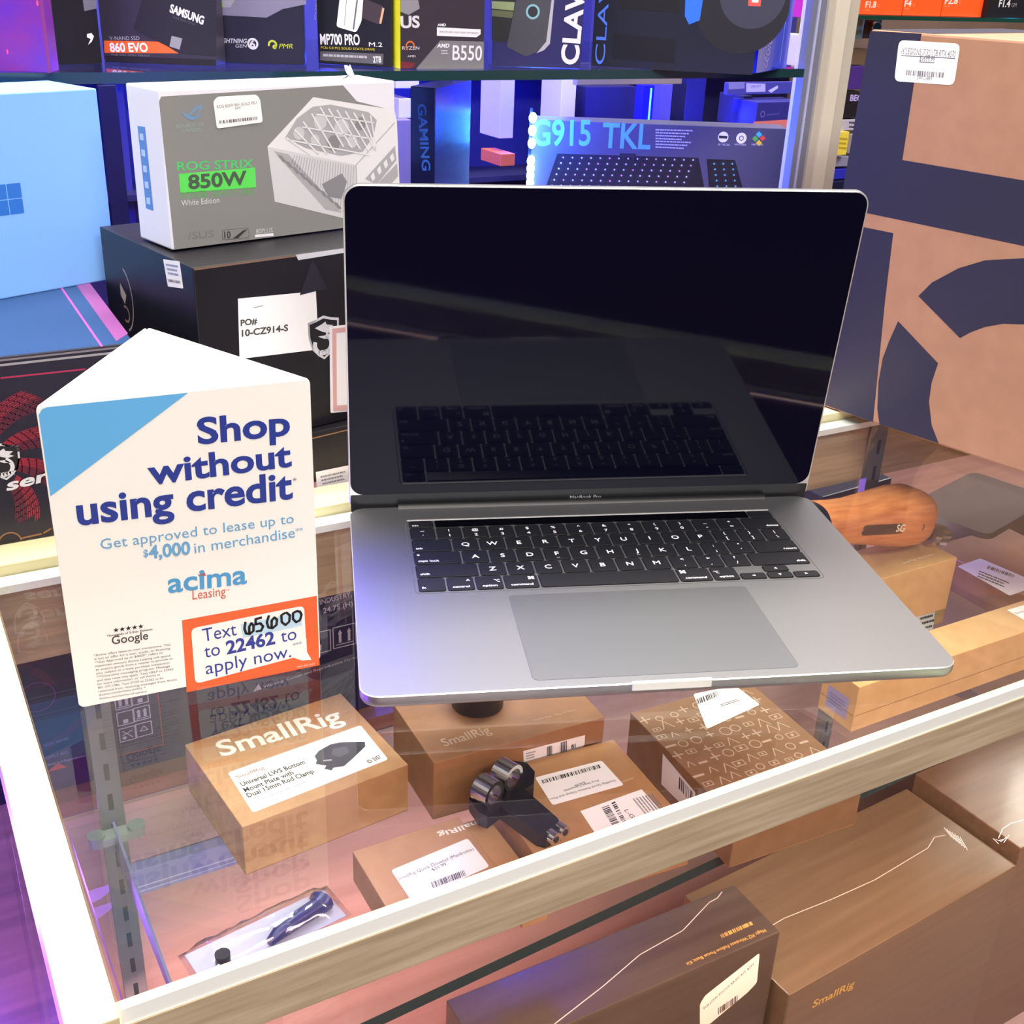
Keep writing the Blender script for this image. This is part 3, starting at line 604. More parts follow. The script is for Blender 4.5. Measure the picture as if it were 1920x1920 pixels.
for i in range(9): F.poly([(520 + 13 * i, 290 + 11 * i), (528 + 13 * i, 292 + 11 * i), (536 + 13 * i, 303 + 11 * i), (530 + 13 * i, 303 + 11 * i)], PD, 4)
F.poly([(684, 335), (740, 273), (743, 300), (706, 346)], PG, 3); F.poly([(706, 346), (744, 306), (746, 330), (730, 348)], PG, 3)
for i in range(4): F.poly([(694 + 12 * i, 330 - 12 * i), (700 + 12 * i, 322 - 12 * i), (703 + 12 * i, 334 - 12 * i), (698 + 12 * i, 340 - 12 * i)], PW, 4)
F.poly([(603, 345), (640, 325), (650, 340), (640, 372), (615, 368)], PD, 4); F.line([C_, (672, 416)], 0.7, PG, 4); F.line([C_, (739, 230)], 0.7, PG, 4)
F.build('front_print')
F.rpoly([(399, 190), (407, 181), (480, 177), (487, 186), (492, 229), (406, 241)], 2, LAB, 5); F.text('ROG 850W 80+ GOLD PSU', (406, 203), (480, 195), ink('#777777'), cap=2, layer=6); F.text('$189.99', (440, 205), (450, 204), ink('#777777'), cap=1.6, layer=6); F.bars((411, 232), (483, 224), (410, 226), ink('#4c4c4c'), 30, layer=6); F.build('price_label', 'white barcode label')
F = left(PSU); F.poly([(258, 236), (272, 238), (288, 395), (274, 390)], ink('#5a8ad0'), 1)
for i in range(5): F.poly([(262 + 3.2 * i, 250 + 30 * i), (269 + 3.2 * i, 251 + 30 * i), (270 + 3.2 * i, 264 + 30 * i), (263 + 3.2 * i, 262 + 30 * i)], ink('#b6ccf2'), 2)
F.build('side_print')
b = MB(); b.loops([[(170 + 7 * math.cos(t), 18 + 3 * math.sin(t), 110.3) for t in [i * 0.785 for i in range(8)]], [(172 + 3 * math.cos(t) + 1, 18 + 2 * math.sin(2 * t), 114) for t in [i * 0.785 for i in range(8)]], [(170 + 2.6 * math.cos(t + 0.4), 18 + 1.5 * math.sin(t), 120 + 2 * math.cos(3 * t)) for t in [i * 0.785 for i in range(8)]]], mat('crumpled_film', '#d8d6ee', 0.15)); b.build('film_tail', PSU)

# ================================================================== the cabinet behind: its shelf and what stands on it
CAB = empty('glass_shelf', (-320, 560, 279), 0); tag(CAB, 'long dark-edged glass shelf carrying the row of boxed computer parts', 'shelf')
b = MB(); b.box(0, 0, 0, 1090, 420, 9, GSHELF); b.add([(0, -0.2, 0), (1090, -0.2, 0), (1090, -0.2, 9), (0, -0.2, 9)], [(0, 1, 2, 3)], GSE); b.build('shelf_pane', CAB)
PST = empty('aluminium_post', (774, 560, -235.5), 0); tag(PST, 'tall pale aluminium post of the cabinet beside the large kraft box', 'post')
b = MB(); EX = mat('anodised_post', '#c9c4b4', 0.5, metal=0.15); EX2 = mat('blue_grey_post', '#7f8498', 0.5, metal=0.2)
b.box(20, 0, 0, 66, 44, 2000, EX, 0.8); b.box(31, -2, 0, 49, 0, 2000, mat('anodised_lip', '#d8d3c0', 0.45)); b.build('extrusion', PST)
b = MB(); b.box(0, 4, 0, 20, 16, 2000, EX2, 0.6); b.box(7, 2.6, 0, 10, 4, 2000, mat('post_groove', '#b4b9dc', 0.4)); b.build('glazing_channel', PST)

def shelf_box(name, pa, pb, h, d, m, label, z=288.2, bev=0.7, cat='box'):
    a, c = at_z(*pa, z), at_z(*pb, z); yaw = math.degrees(math.atan2(c.y - a.y, c.x - a.x)); wd = (c - a).length
    return carton(name, a.x, a.y, z, yaw, wd, d, h, m, label, cat, bev=bev)
T1 = shelf_box('nebula_box', (-60, 132), (97, 137), 150, 24, mat('violet_carton', '#4a2ab0', 0.35, kind='noise', col2='#8a2a78', scale=14), 'violet and magenta printed box at the near corner of the upper glass shelf')
F = front(T1); F.disc((70, 6), 0.9, ink('#e0487a'), 1, ry=2.2); F.disc((14, 97), 0.8, ink('#d8488a'), 1, ry=2); F.poly([(72, 0), (80, 0), (97, 136), (90, 137)], ink('#7d2c74'), 1); F.build('front_print')
T2 = shelf_box('black_parts_box', (108, 122), (192, 119), 150, 30, BLACKC, 'black box with a tiny pale winged mark between the violet box and drive box')
F = front(T2); F.poly([(163, 64), (171, 62), (176, 68), (172, 78), (165, 84), (170, 73), (163, 70)], WHT, 1); F.poly([(155, 0), (181, 0), (181, 16), (158, 21)], ink('#6a6a78'), 1); F.build('front_print')
T3 = shelf_box('solid_state_drive_box', (195, 113), (405, 124), 150, 26, mat('charcoal_carton', '#35323f', 0.35), 'charcoal drive box with an orange band and a pictured drive on the upper shelf')
F = front(T3); F.poly([(195, 76), (300, 78), (335, 100), (196, 99)], ink('#e4622c'), 1); F.text('860 EVO', (207, 97), (278, 97), WHT, ptop=(207, 81), bold=0.03); F.text('V-NAND SSD', (206, 75), (262, 75), ink('#a5a2ac'), ptop=(206, 68))
F.poly([(266, 0), (406, 0), (405, 105), (340, 100), (250, 54)], ink('#26242c'), 2); F.text('SAMSUNG', (318, 22), (381, 46), WHT, ptop=(324, 9), layer=3, bold=0.035); F.text('Solid State Drive', (324, 33), (366, 48), ink('#5e5c68'), cap=2, layer=3)
F.poly([(322, 67), (342, 72), (337, 93), (318, 87)], ink('#8e8e94'), 3); F.text('THE SSD YOU TRUST', (208, 104), (281, 106), ink('#7c7a82'), cap=1.4); F.poly([(197, 104), (405, 112), (405, 124), (198, 116)], ink('#1d1b22'), 1); F.build('front_print')
T4 = shelf_box('headset_box', (407, 117), (572, 122), 150, 40, mat('blue_black_carton', '#1d1c2e', 0.35), 'blue-black box with grey sweep and lime green mark next to the drive box')
F = front(T4); F.poly([(404, 0), (574, 0), (574, 8), (530, 17), (500, 33), (407, 28)], ink('#7d7a92'), 1); F.poly([(404, 0), (440, 0), (432, 14), (408, 14)], ink('#9a98a8'), 2); F.disc((415, 9), 2, ink('#8bc83c'), 3)
F.text('LIGHTNING', (409, 80), (462, 81), ink('#c6c6d4'), ptop=(409, 72), bold=0.02, shear=0.25); F.text('GEN', (441, 89), (462, 89), ink('#c6c6d4'), ptop=(441, 83), shear=0.25); F.ring((474, 82), 4.2, 1.8, ink('#d4d4de'), 2); F.text('6', (469, 89), (479, 89), ink('#d4d4de'), ptop=(469, 76), bold=0.03)
F.ring((511, 84), 3.4, 1.8, ink('#b7c23c'), 2, a0=-60, a1=200); F.disc((515, 88), 2, ink('#b7c23c'), 2); F.text('PMR', (523, 91), (549, 91), ink('#b7c23c'), ptop=(523, 82), shear=0.3); F.build('front_print')
T5 = shelf_box('memory_drive_box', (597, 119), (735, 127), 150, 26, mat('black_yellow_carton', '#1c1b22', 0.35), 'black storage box with white rounded label and yellow underline before the grey motherboard box')
F = front(T5); F.text('MP700 PRO', (601, 83), (675, 84), WHT, ptop=(601, 64), bold=0.025); F.text('PCIe 5.0 M.2 SOLID STATE DRIVE', (602, 91), (703, 95), ink('#d2c22c'), cap=2); F.poly([(601, 96), (719, 101), (718, 121), (600, 113)], ink('#56545f'), 1)
F.text('2TB', (700, 117), (715, 117), WHT, ptop=(700, 106), bold=0.02); F.lines((606, 101), (690, 105), (606, 111), 1, ink('#a8a6b0')); F.text('M.2', (692, 87), (717, 88), WHT, ptop=(692, 79)); F.poly([(690, 0), (719, 12), (710, 46), (680, 34), (682, 0)], ink('#3e323a'), 1); F.poly([(717, 14), (721, 16), (715, 45), (711, 44)], ink('#c9a184'), 2); F.build('front_print')
F.rpoly([(638, -10), (682, -10), (678, 40), (668, 61), (631, 50)], 2.5, LAB, 3); F.line([(650, 0), (646, 48)], 0.5, GI, 4); F.line([(670, 0), (663, 54)], 1.6, ink('#6c6270'), 4); F.build('price_label', 'white rounded price label')
F = left(T5); F.text('CORSAIR', (590, 37), (594, -30), ink('#b9b9c0'), cap=4, bold=0.02); F.text('GEN5 SSD', (588, 92), (590, 50), ink('#7a7a84'), cap=2.4); F.build('side_print')
T6 = shelf_box('motherboard_box', (751, 129), (906, 128), 150, 46, mat('graphite_carton', '#37313c', 0.35), 'graphite motherboard box with yellow side and large silver chipset lettering')
F = front(T6); F.poly([(780, 129), (825, 76), (907, 78), (907, 129)], ink('#77767a'), 1); F.text('B550', (848, 112), (903, 113), ink('#e2e0e6'), ptop=(848, 85), bold=0.01); F.text('AMD', (819, 89), (842, 89), WHT, ptop=(819, 82), bold=0.03, shear=0.2); F.lines((827, 94), (842, 94), (827, 104), 2, ink('#c6c4ca')); F.text('US', (751, 52), (787, 51), ink('#cfcdd2'), ptop=(751, 31), bold=0.035)
F.poly([(819, 51), (901, 55), (901, 64), (893, 70), (819, 67)], ink('#e6e4ea'), 1); F.text('AMD RYZEN 5000 DESKTOP READY', (823, 61), (898, 64), ink('#6c6a74'), cap=1.6); F.text('AMD', (820, 49), (836, 49), WHT, cap=2.2, bold=0.03)
F.ring((769, 87), 4.2, 1.4, ink('#d46a34'), 2, a0=-20, a1=230); F.text('RYZEN', (754, 93), (786, 93), ink('#d9d7de'), ptop=(754, 87)); F.text('AMD', (764, 107), (779, 107), WHT, cap=1.6); F.poly([(752, 115), (780, 118), (772, 128), (752, 128)], ink('#6e2630'), 1); F.poly([(751, 0), (784, 0), (787, 16), (766, 28), (751, 22)], ink('#8a8890'), 1); F.build('front_print')
F = left(T6); w_, d_, h_ = DIMS[T6.name]; F.poly([(0, 0), (d_, 0), (d_, h_), (0, h_)], ink('#d8d52a'), 1, px=False); F.text('GAMING', (d_ - 6, 110), (d_ - 6, 70), ink('#2a2a2a'), cap=5, px=False, bold=0.03); F.build('side_print', 'bright yellow side')
T7 = shelf_box('handheld_console_box', (922, 124), (1088, 129), 150, 34, mat('indigo_carton', '#2c2a5c', 0.35), 'indigo box picturing a grey handheld console with big vertical white letters')
F = front(T7); F.poly([(922, 0), (966, 0), (958, 66), (948, 80), (922, 76)], ink('#1c1e1e'), 1); F.poly([(922, 2), (965, 4), (963, 20), (922, 16)], ink('#8a9a70'), 2); F.poly([(922, 18), (963, 22), (960, 34), (922, 30)], ink('#5c6446'), 2)
F.poly([(968, 0), (1038, 0), (1030, 80), (1018, 93), (986, 106), (950, 88)], ink('#42424c'), 2); F.poly([(1034, 0), (1039, 0), (1031, 82), (1020, 94), (1006, 100), (1024, 78)], ink('#a9a9b8'), 3); F.ring((999, 22), 6, 2, ink('#7fb0c0'), 3); F.disc((999, 22), 5, ink('#2a2a34'), 3)
F.text('CLAW', (1083, 122), (1098, -42), ink('#dcdae8'), ptop=(1052, 120), bold=0.03); F.build('front_print')
T8 = shelf_box('graphics_tower_box', (1108, 124), (1411, 141), 160, 16, mat('blue_charcoal_carton', '#262836', 0.25), 'broad charcoal box with a big printed circle and red corner tag at the shelf end')
F = front(T8); F.disc((1392, 8), 47, ink('#1b1b26'), 1, n=48); F.disc((1412, -12), 33, ink('#34364a'), 2, n=40); F.poly([(1162, 0), (1274, 0), (1273, 24), (1162, 16)], ink('#0e0e18'), 1); F.poly([(1150, 62), (1267, 74), (1264, 118), (1148, 110)], ink('#0d0d1a'), 1)
F.poly([(1285, 0), (1318, 0), (1312, 38), (1292, 46), (1284, 30)], ink('#2a6af0'), 3); F.poly([(1403, -6), (1428, -6), (1426, 12), (1403, 11)], ink('#e0524c'), 3); F.poly([(1410, 0), (1423, 0), (1421, 5), (1409, 4)], WHT, 4); F.build('front_print')
F = front(T8); F.text('CLAW', (1133, 121), (1146, -60), ink('#4d7cf8'), ptop=(1115, 119), bold=0.0, layer=4); F.build('neon_print')
T9 = shelf_box('blue_lit_wrapped_box', (1417, 138), (1474, 127), 160, 26, mat('blue_lit_film_carton', '#2230d8', 0.12, coat=0.5), 'blue-lit film-wrapped box turned edge-on at the shelf end beside the post')  # blue LED light painted into the carton colour
F = front(T9); F.text('LEGION', (1437, 128), (1452, 55), ink('#a9a4e8'), ptop=(1427, 128), bold=0.0); F.line([(1462, 118), (1478, 0)], 1.6, ink('#7fb4ff', 0.2), 1); F.poly([(1440, 0), (1452, 0), (1446, 44), (1438, 46)], ink('#3f86ff', 0.2), 1); F.build('side_print')

# ================================================================== lower deck of the cabinet
g0 = at_y(772, 160, 640); GM = carton('gaming_card_box', 320, 640, -235.6, -46, 27, 112, 502, mat('glossy_blue_black_carton', '#16163a', 0.2, coat=0.5), 'tall narrow glossy box lit deep blue beside the white power supply box', 'box')
F = front(GM); F.text('GAMING', (783, 195), (792, 320), ink('#2f62b8'), cap=9, bold=0.02); F.build('front_print')
KBX = carton('keyboard_box', 556, 800, -235.6, -27, 322, 45, 445, mat('slate_carton', '#4a4960', 0.4), 'slate box showing a compact backlit keyboard, seen above the laptop lid', 'box')
F = front(KBX); CY = ink('#5aa8e8')
F.text('G915', (998, 272), (1107, 272), CY, ptop=(998, 226), bold=0.02); F.text('TKL', (1128, 276), (1219, 279), CY, ptop=(1128, 231), bold=0.02)
for i in range(7): F.lines((1229, 242 + i * 5.4), (1300 - (i * 7) % 25, 244 + i * 5.5), (1229, 245 + i * 5.4), 1, ink('#b8b8cc'), frac=0.8)
F.disc((1356, 257), 6.5, WHT, 2); F.disc((1390, 259), 6.5, WHT, 2); F.poly([(1348, 254), (1364, 255), (1363, 260), (1348, 259)], INK, 3); F.ring((1390, 259), 2.6, 0.9, INK, 3)
for p, c in (((1423, 252), '#40b8e0'), ((1430, 259), '#e04a3a'), ((1423, 268), '#e8c83a'), ((1416, 260), '#58b04a')): F.poly([(p[0], p[1] - 6), (p[0] + 6, p[1]), (p[0], p[1] + 6), (p[0] - 6, p[1])], ink(c), 2)
for x, t in ((1346, 'GL TACTILE'), (1377, 'LIGHTSPEED'), (1409, 'LIGHTSYNC')): F.text(t, (x, 272), (x + 22, 273), ink('#d8d8e4'), cap=2)
F.poly([(1045, 288), (1310, 296), (1322, 360), (1020, 360)], ink('#14131c'), 1); F.poly([(1325, 298), (1378, 300), (1395, 362), (1330, 362)], ink('#14131c'), 1); F.poly([(1162, 287), (1192, 288), (1193, 300), (1161, 299)], ink('#22202c'), 2)
for r in range(6):
    for k in range(15):
        x = 1050 + 17.4 * k - 4.2 * r; y = 292 + 10.5 * r + 0.35 * k
        F.poly([(x, y), (x + 12, y + 0.3), (x + 12, y + 7.5), (x, y + 7)], ink('#1f1d2a'), 2); F.disc((x + 6, y + 3), 1.1, ink('#c9c4dc' if (k + r) % 5 else '#d88aa0'), 3, n=8)
    for k in range(3):
        x = 1333 + 17 * k + 1.5 * r; y = 304 + 10.5 * r; F.poly([(x, y), (x + 12, y), (x + 12, y + 6), (x, y + 6)], ink('#1f1d2a'), 2); F.disc((x + 6, y + 3), 1.2, ink('#58a8b8'), 3, n=8)
F.build('front_print')
# hanging light chain at the end of the keyboard box
LC = empty('light_chain', (551, 792, -236), 0); tag(LC, 'vertical chain of glaring blue-white lights beside the slate keyboard box', 'light strip')
LB = mat('cyan_white_bead', '#ffffff', 0.3, emit='#9fe6ff', estr=30)
b = MB(); b.box(-2, 0, 0, 2, 1.2, 460, mat('dark_led_tape', '#101030', 0.5)); b.build('led_tape', LC)
for i, z in enumerate((449, 434, 419, 398, 389, 380, 371, 362)):
    b = MB(); b.loops([[(5.6 * math.cos(t) * math.cos(p), -4 + 4 * math.sin(p), z + 6.4 * math.sin(t) * math.cos(p)) for t in [k * 0.5236 for k in range(12)]] for p in (-1.4, -0.8, 0, 0.8, 1.4)], LB); b.build('led_bead', LC)

# clutter at the back of the cabinet
def block(name, x, y, z, w_, d, h, m, label, cat='box', yaw=0, group=None): return carton(name, x, y, z, yaw, w_, d, h, m, label, cat, group, bev=1.0)
def span(u0, v0, u1, v1, y):                        # a block whose face fills these corners at depth y
    a, c = at_y(u0, v1, y), at_y(u1, v0, y); return a.x, a.z, c.x - a.x, c.z - a.z
LIL = mat('lilac_lit_white', '#b9b4dc', 0.5); DKB = mat('deep_blue_carton', '#20205a', 0.35);  # lilac is the cabinet's blue light painted onto white card
UNIT = empty('rack_unit', (-100, 1290, -235.5), 0); tag(UNIT, 'dim blue-lit steel rack standing behind the boxed parts under the glass shelf', 'rack')
RK = mat('blue_lit_rack', '#34346e', 0.4)  # cabinet's blue light painted into the rack colour
b = MB(); b.box(0, 0, 0, 1500, 6, 700, RK); b.build('back_panel', UNIT)
for x in (40, 230, 760, 1010): b = MB(); b.box(x, -60, 0, x + 26, -6, 700, RK, 1); b.build('upright', UNIT)
for z in (296, 452): b = MB(); b.box(0, -90, z, 1500, 0, z + 10, mat('blue_lit_rack_shelf', '#22223e', 0.4), 1); b.build('shelf_board', UNIT)  # boards carry the painted blue light too
def rackbox(name, u0, v0, u1, v1, y, m, label, d=60, cat='box', foot=False):
    x, z, w_, h = span(u0, v0, u1, v1, y)
    if foot: h += z + 235.6; z = -235.6
    return carton(name, x, y, z, 0, w_, d, h, m, label, cat, bev=0.8)
rackbox('picture_frame', 190, 160, 218, 218, 1080, mat('dark_frame', '#15152c', 0.3), 'small dark framed panel glimpsed between the sky blue box and the power supply box', 10, 'frame', foot=True)
rackbox('lilac_lit_carton', 742, 144, 786, 166, 1080, LIL, 'lilac lit white carton just above the power supply box corner')
rackbox('lilac_lit_carton', 748, 185, 772, 222, 1080, LIL, 'lilac lit white carton squeezed behind the tall glossy blue box')
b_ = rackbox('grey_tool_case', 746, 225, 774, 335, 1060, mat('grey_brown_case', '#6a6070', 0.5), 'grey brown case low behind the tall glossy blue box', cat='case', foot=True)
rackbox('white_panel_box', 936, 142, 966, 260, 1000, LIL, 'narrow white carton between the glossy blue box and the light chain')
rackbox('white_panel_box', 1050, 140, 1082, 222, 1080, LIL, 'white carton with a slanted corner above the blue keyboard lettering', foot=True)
rackbox('orange_carton', 938, 288, 966, 312, 980, mat('coral_carton', '#c8604e', 0.5), 'small coral carton low beside the glossy blue box')
rackbox('tan_board', 1082, 118, 1282, 160, 930, mat('tan_grey_board', '#8a8078', 0.5), 'flat tan grey board hanging just below the glass shelf', 12, 'board')
rackbox('deep_blue_carton', 1096, 162, 1195, 232, 1100, DKB, 'deep blue carton behind the letters of the keyboard box', foot=True)
bt = rackbox('blue_light_tube', 1201, 160, 1228, 236, 1020, mat('blue_tube_body', '#1818d0', 0.3, emit='#1010ff', estr=0.5), 'upright glowing blue tube behind the keyboard box', 20, 'lamp', foot=True)
b = MB(); w_, d_, h_ = DIMS[bt.name]; b.box(w_ * 0.62, -1, 4, w_ * 0.74, 0, h_ - 4, mat('blue_tube_core', '#60b0ff', 0.3, emit='#4aa0ff', estr=3)); b.build('light_core', bt)
rackbox('violet_grey_carton', 1236, 158, 1262, 240, 1060, mat('violet_grey_carton', '#4d4aa0', 0.4), 'violet grey carton next to the glowing blue tube', foot=True)
rackbox('deep_blue_carton', 1280, 140, 1326, 242, 1090, DKB, 'deep blue carton behind the small round badges of the keyboard box', foot=True)
UC = rackbox('charger_box', 1413, 190, 1512, 256, 950, mat('navy_blue_charger_carton', '#2c2c7e', 0.4), 'navy charger carton with a coral band beside the aluminium post', 60)
F = front(UC); F.poly([(1413, 228), (1514, 222), (1514, 252), (1413, 256)], ink('#c9706c'), 1); F.text('& Charger A', (1455, 248), (1505, 243), ink('#7c3c50'), cap=7); F.ring((1430, 214), 4, 1.5, ink('#6a5aa8'), 1); F.text('powerport', (1438, 217), (1462, 215), ink('#5a5ab0'), cap=4); F.build('front_print')
rackbox('royal_blue_carton', 1437, 258, 1505, 352, 940, mat('royal_blue_carton', '#2a2ad0', 0.35), 'royal blue carton under the charger carton beside the aluminium post')
TAGR = rackbox('slate_blue_carton', 1388, 180, 1412, 236, 1000, mat('slate_blue_carton', '#2a2a58', 0.4), 'slate blue carton just before the charger carton')
rackbox('price_rail', 1362, 153, 1512, 178, 985, mat('price_rail', '#40409a', 0.4), 'blue price rail with pale shelf tickets above the charger carton', 8, 'rail')
F = front(bpy.data.objects['price_rail']); F.poly([(1366, 154), (1396, 153), (1396, 166), (1366, 168)], ink('#7876c0'), 1); F.poly([(1399, 156), (1435, 157), (1435, 172), (1399, 173)], ink('#a8a4e4'), 1); F.text('USB $19', (1407, 164), (1426, 163), ink('#5c58b0'), cap=3); F.poly([(1440, 170), (1458, 160), (1459, 165), (1446, 174)], ink('#b8b4e8'), 1); F.build('shelf_ticket')
rackbox('lilac_lit_carton', 1493, 66, 1528, 124, 1000, LIL, 'lilac lit white carton high up against the aluminium post')
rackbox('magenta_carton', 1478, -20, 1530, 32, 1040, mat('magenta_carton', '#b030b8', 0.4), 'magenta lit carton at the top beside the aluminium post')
# ================================================================== the next bay, further off behind the kraft box
SH2 = empty('far_glass_shelf', (2500, 2380, 268), 0); tag(SH2, 'distant green-edged glass shelf carrying the row of orange lens boxes', 'shelf')
b = MB(); b.box(0, 0, 0, 1400, 400, 12, GSHELF); b.add([(0, -0.3, 0), (1400, -0.3, 0), (1400, -0.3, 12), (0, -0.3, 12)], [(0, 1, 2, 3)], mat('green_glass_edge', '#143c32', 0.2)); b.build('shelf_pane', SH2)
ORM = mat('orange_carton', '#ff5a20', 0.4)
def far(name, u0, v0, u1, v1, y, m, label, d=90, cat='box', **k):
    x, z, w_, h = span(u0, v0, u1, v1, y); return carton(name, x, y, z, 0, w_, d, h, m, label, cat, bev=1.5)
zs = 281
for i, (u0, u1, t, lab) in enumerate(((1600, 1690, 'F1.8', 'orange lens box reading F1.8 nearest the aluminium post'), (1690.5, 1763, 'F4', 'orange lens box reading F4 in the middle of the far shelf'), (1763.5, 1843, 'F2.8', 'orange lens box reading F2.8 next to the black lens box'))):
    a, c = at_y(u0, 32, 2420), at_y(u1, 30, 2420)
    r = carton('lens_box', a.x, 2420, 280.5, 0, c.x - a.x - 1, 100, 140, ORM, lab, 'box', 'orange lens boxes on the far shelf', bev=1.5)
    F = front(r); o = {'F1.8': (1622, 14), 'F4': (1695, 12), 'F2.8': (1771, 7)}[t]; wd = {'F1.8': 20, 'F4': 13, 'F2.8': 24}[t]
    F.text(t, o, (o[0] + wd, o[1]), ink('#ffd8d0'), cap=17, bold=0.03); F.text('G', (o[0] + wd + 3, o[1]), (o[0] + wd + 6, o[1]), ink('#ff9a70'), cap=10); F.lines((o[0], o[1] + 4), (o[0] + 10, o[1] + 4), (o[0], o[1] + 8), 1, ink('#ff9068'), layer=2); F.build('front_print')
a, c = at_y(1848, 32, 2400), at_y(1990, 28, 2400); r = carton('lens_box', a.x, 2400, 280.5, 0, c.x - a.x, 100, 140, mat('black_lens_carton', '#1b1a20', 0.4), 'black lens box reading F1.4 after the orange ones on the far shelf', 'box', bev=1.5)
F = front(r); F.text('F1.4', (1872, 13), (1893, 13), ink('#d8d8dc'), cap=22, bold=0.02); F.text('GM', (1896, 13), (1905, 13), ink('#8a8a90'), cap=12); F.build('front_print')
BAY = empty('far_display_case', (2350, 2600, -ZC), 0); tag(BAY, 'distant brown backed wall case behind the kraft box and the post', 'cabinet')
b = MB(); b.box(0, 300, 0, 2400, 330, 2400, mat('brown_backboard', '#7d6456', 0.5, kind='noise', col2='#6e574b', scale=4)); b.build('back_board', BAY)
b = MB(); b.box(0, -40, 1040, 330, 300, 1085, WOODP, 2); b.build('shelf_board', BAY)
point('far_led', (3380, 2420, 225), 1.6, (0.0, 0.45, 1.0), 20)
# small goods in the gap beside the post
bo = empty('spray_bottle', tuple(at_y(1606, 73, 2560)), 0); tag(bo, 'pale blue bottle on the cream far shelf beside the aluminium post', 'bottle')
b = MB(); b.loops([[(r_ * math.cos(t), r_ * math.sin(t), z) for t in [k * 0.3927 for k in range(16)]] for r_, z in ((16, 0), (17, 3), (17, 62), (13, 76), (8, 82), (8, 90))], mat('pale_blue_plastic', '#a8c8d4', 0.35)); b.build('bottle_body', bo)
b = MB(); b.cyl((0, 0, 90), (0, 0, 102), 9, mat('white_cap', '#e8e8e4', 0.4)); b.build('bottle_cap', bo)
ca = carton('leather_camera', *[v for v in at_y(1616, 72, 2590)], 0, 80, 40, 62, mat('brown_leather', '#6e4632', 0.5), 'small brown retro camera with silver trim on the far cream shelf', 'camera', bev=3)
b = MB(); b.cyl((40, 0, 34), (40, -22, 34), 20, CHROME); b.cyl((40, -22, 34), (40, -23, 34), 16, BLKM); b.build('lens', ca)
b = MB(); b.box(-1, -1, 56, 81, 41, 66, CHROME, 2); b.build('top_plate', ca)
for nm, u0, v0, u1, v1, y, col, lab in (('brown_goods_box', 1560, 92, 1632, 122, 2500, '#7a6048', 'dull brown carton just under the cream far shelf'), ('purple_goods_box', 1560, 124, 1628, 168, 2480, '#4a2c86', 'purple carton in the gap between post and kraft box'), ('black_goods_box', 1556, 172, 1622, 222, 2470, '#1e1820', 'black carton with pale capital letters in the gap beside the post'), ('white_goods_box', 1552, 224, 1616, 246, 2460, '#b8b4cc', 'white carton lying above the yellow one in the gap'), ('yellow_goods_box', 1550, 247, 1593, 292, 2430, '#f0d84a', 'bright yellow carton beside the post'), ('pale_goods_box', 1594, 252, 1612, 288, 2450, '#d0cede', 'pale carton squeezed beside the yellow one'), ('blue_goods_box', 1540, 316, 1600, 338, 2440, '#2c2cc0', 'blue carton low in the gap near the laptop corner'), ('dark_goods_box', 1540, 339, 1600, 372, 2420, '#14143c', 'dark carton at the foot of the gap behind the laptop corner'), ('grey_goods_box', 1546, 293, 1604, 314, 2445, '#8a8aa8', 'grey carton under the yellow one in the gap')):
    r = far(nm, u0, v0, u1, v1, y, mat(nm, col, 0.45), lab, 60)
    if nm == 'black_goods_box': F = front(r); F.text('BEC', (1593, 189), (1615, 189), ink('#b8a8e8'), ptop=(1593, 178), bold=0.04); F.build('front_print')
    if nm == 'yellow_goods_box': F = front(r); F.lines((1573, 258), (1590, 259), (1573, 284), 3, ink('#b8a43a')); F.build('front_print')
    if nm == 'white_goods_box': F = front(r); F.lines((1592, 228), (1612, 229), (1592, 244), 2, ink('#3c3848')); F.build('front_print')

# ================================================================== inside the display counter, on the glass shelf
S = -216.4
LOGO = ink('#f3ece2')
A = carton('mount_plate_box', -35, 139.8, S, 5.8, 134.1, 112.1, 44.1, KRAFT, 'kraft box with bold white logo and long product label alone on the glass shelf', 'box', seam=(43, KEDGE))
F = top(A); F.text('SmallRig', (416, 1419), (646, 1352), LOGO, ptop=(408, 1391), bold=0.02)
F.build('logo_print')
F.rpoly([(427, 1449), (676, 1360), (728, 1424), (474, 1524)], 2.5, LAB, 1)
F.text('SmallRig', (444, 1461), (497, 1442), ink('#8c4a3c'), cap=4); F.text('Universal LWS Bottom', (454, 1475), (573, 1432), ink('#18181c'), cap=5, bold=0.02, layer=3); F.text('Mount Plate with', (460, 1486), (552, 1452), ink('#18181c'), cap=5, bold=0.02, layer=3); F.text('Dual 15mm Rod Clamp', (466, 1496), (590, 1449), ink('#18181c'), cap=5, bold=0.02, layer=3); F.lines((474, 1504), (575, 1465), (476, 1507), 1, ink('#aaaab4'))
F.poly([(590, 1418), (598, 1408), (620, 1396), (640, 1392), (684, 1391), (685, 1400), (660, 1424), (645, 1437), (625, 1440), (622, 1445), (608, 1442), (612, 1436), (592, 1433), (594, 1426)], ink('#3c3c40'), 2); F.poly([(624, 1404), (650, 1400), (655, 1412), (636, 1420), (622, 1416)], ink('#55555a'), 3); F.poly([(606, 1426), (622, 1424), (622, 1427), (606, 1428)], ink('#a8a8ac'), 3)
F.text('ID: 3357', (692, 1432), (716, 1421), ink('#222228'), cap=4, bold=0.02); F.build('product_label', 'long white product label')
B = carton('handle_kit_box', 110.9, 134.7, S, -2.4, 149.4, 84, 54, KRAFT2, 'darker kraft box under the black drum, its front label banded with bars', 'box', seam=(53, KEDGE))
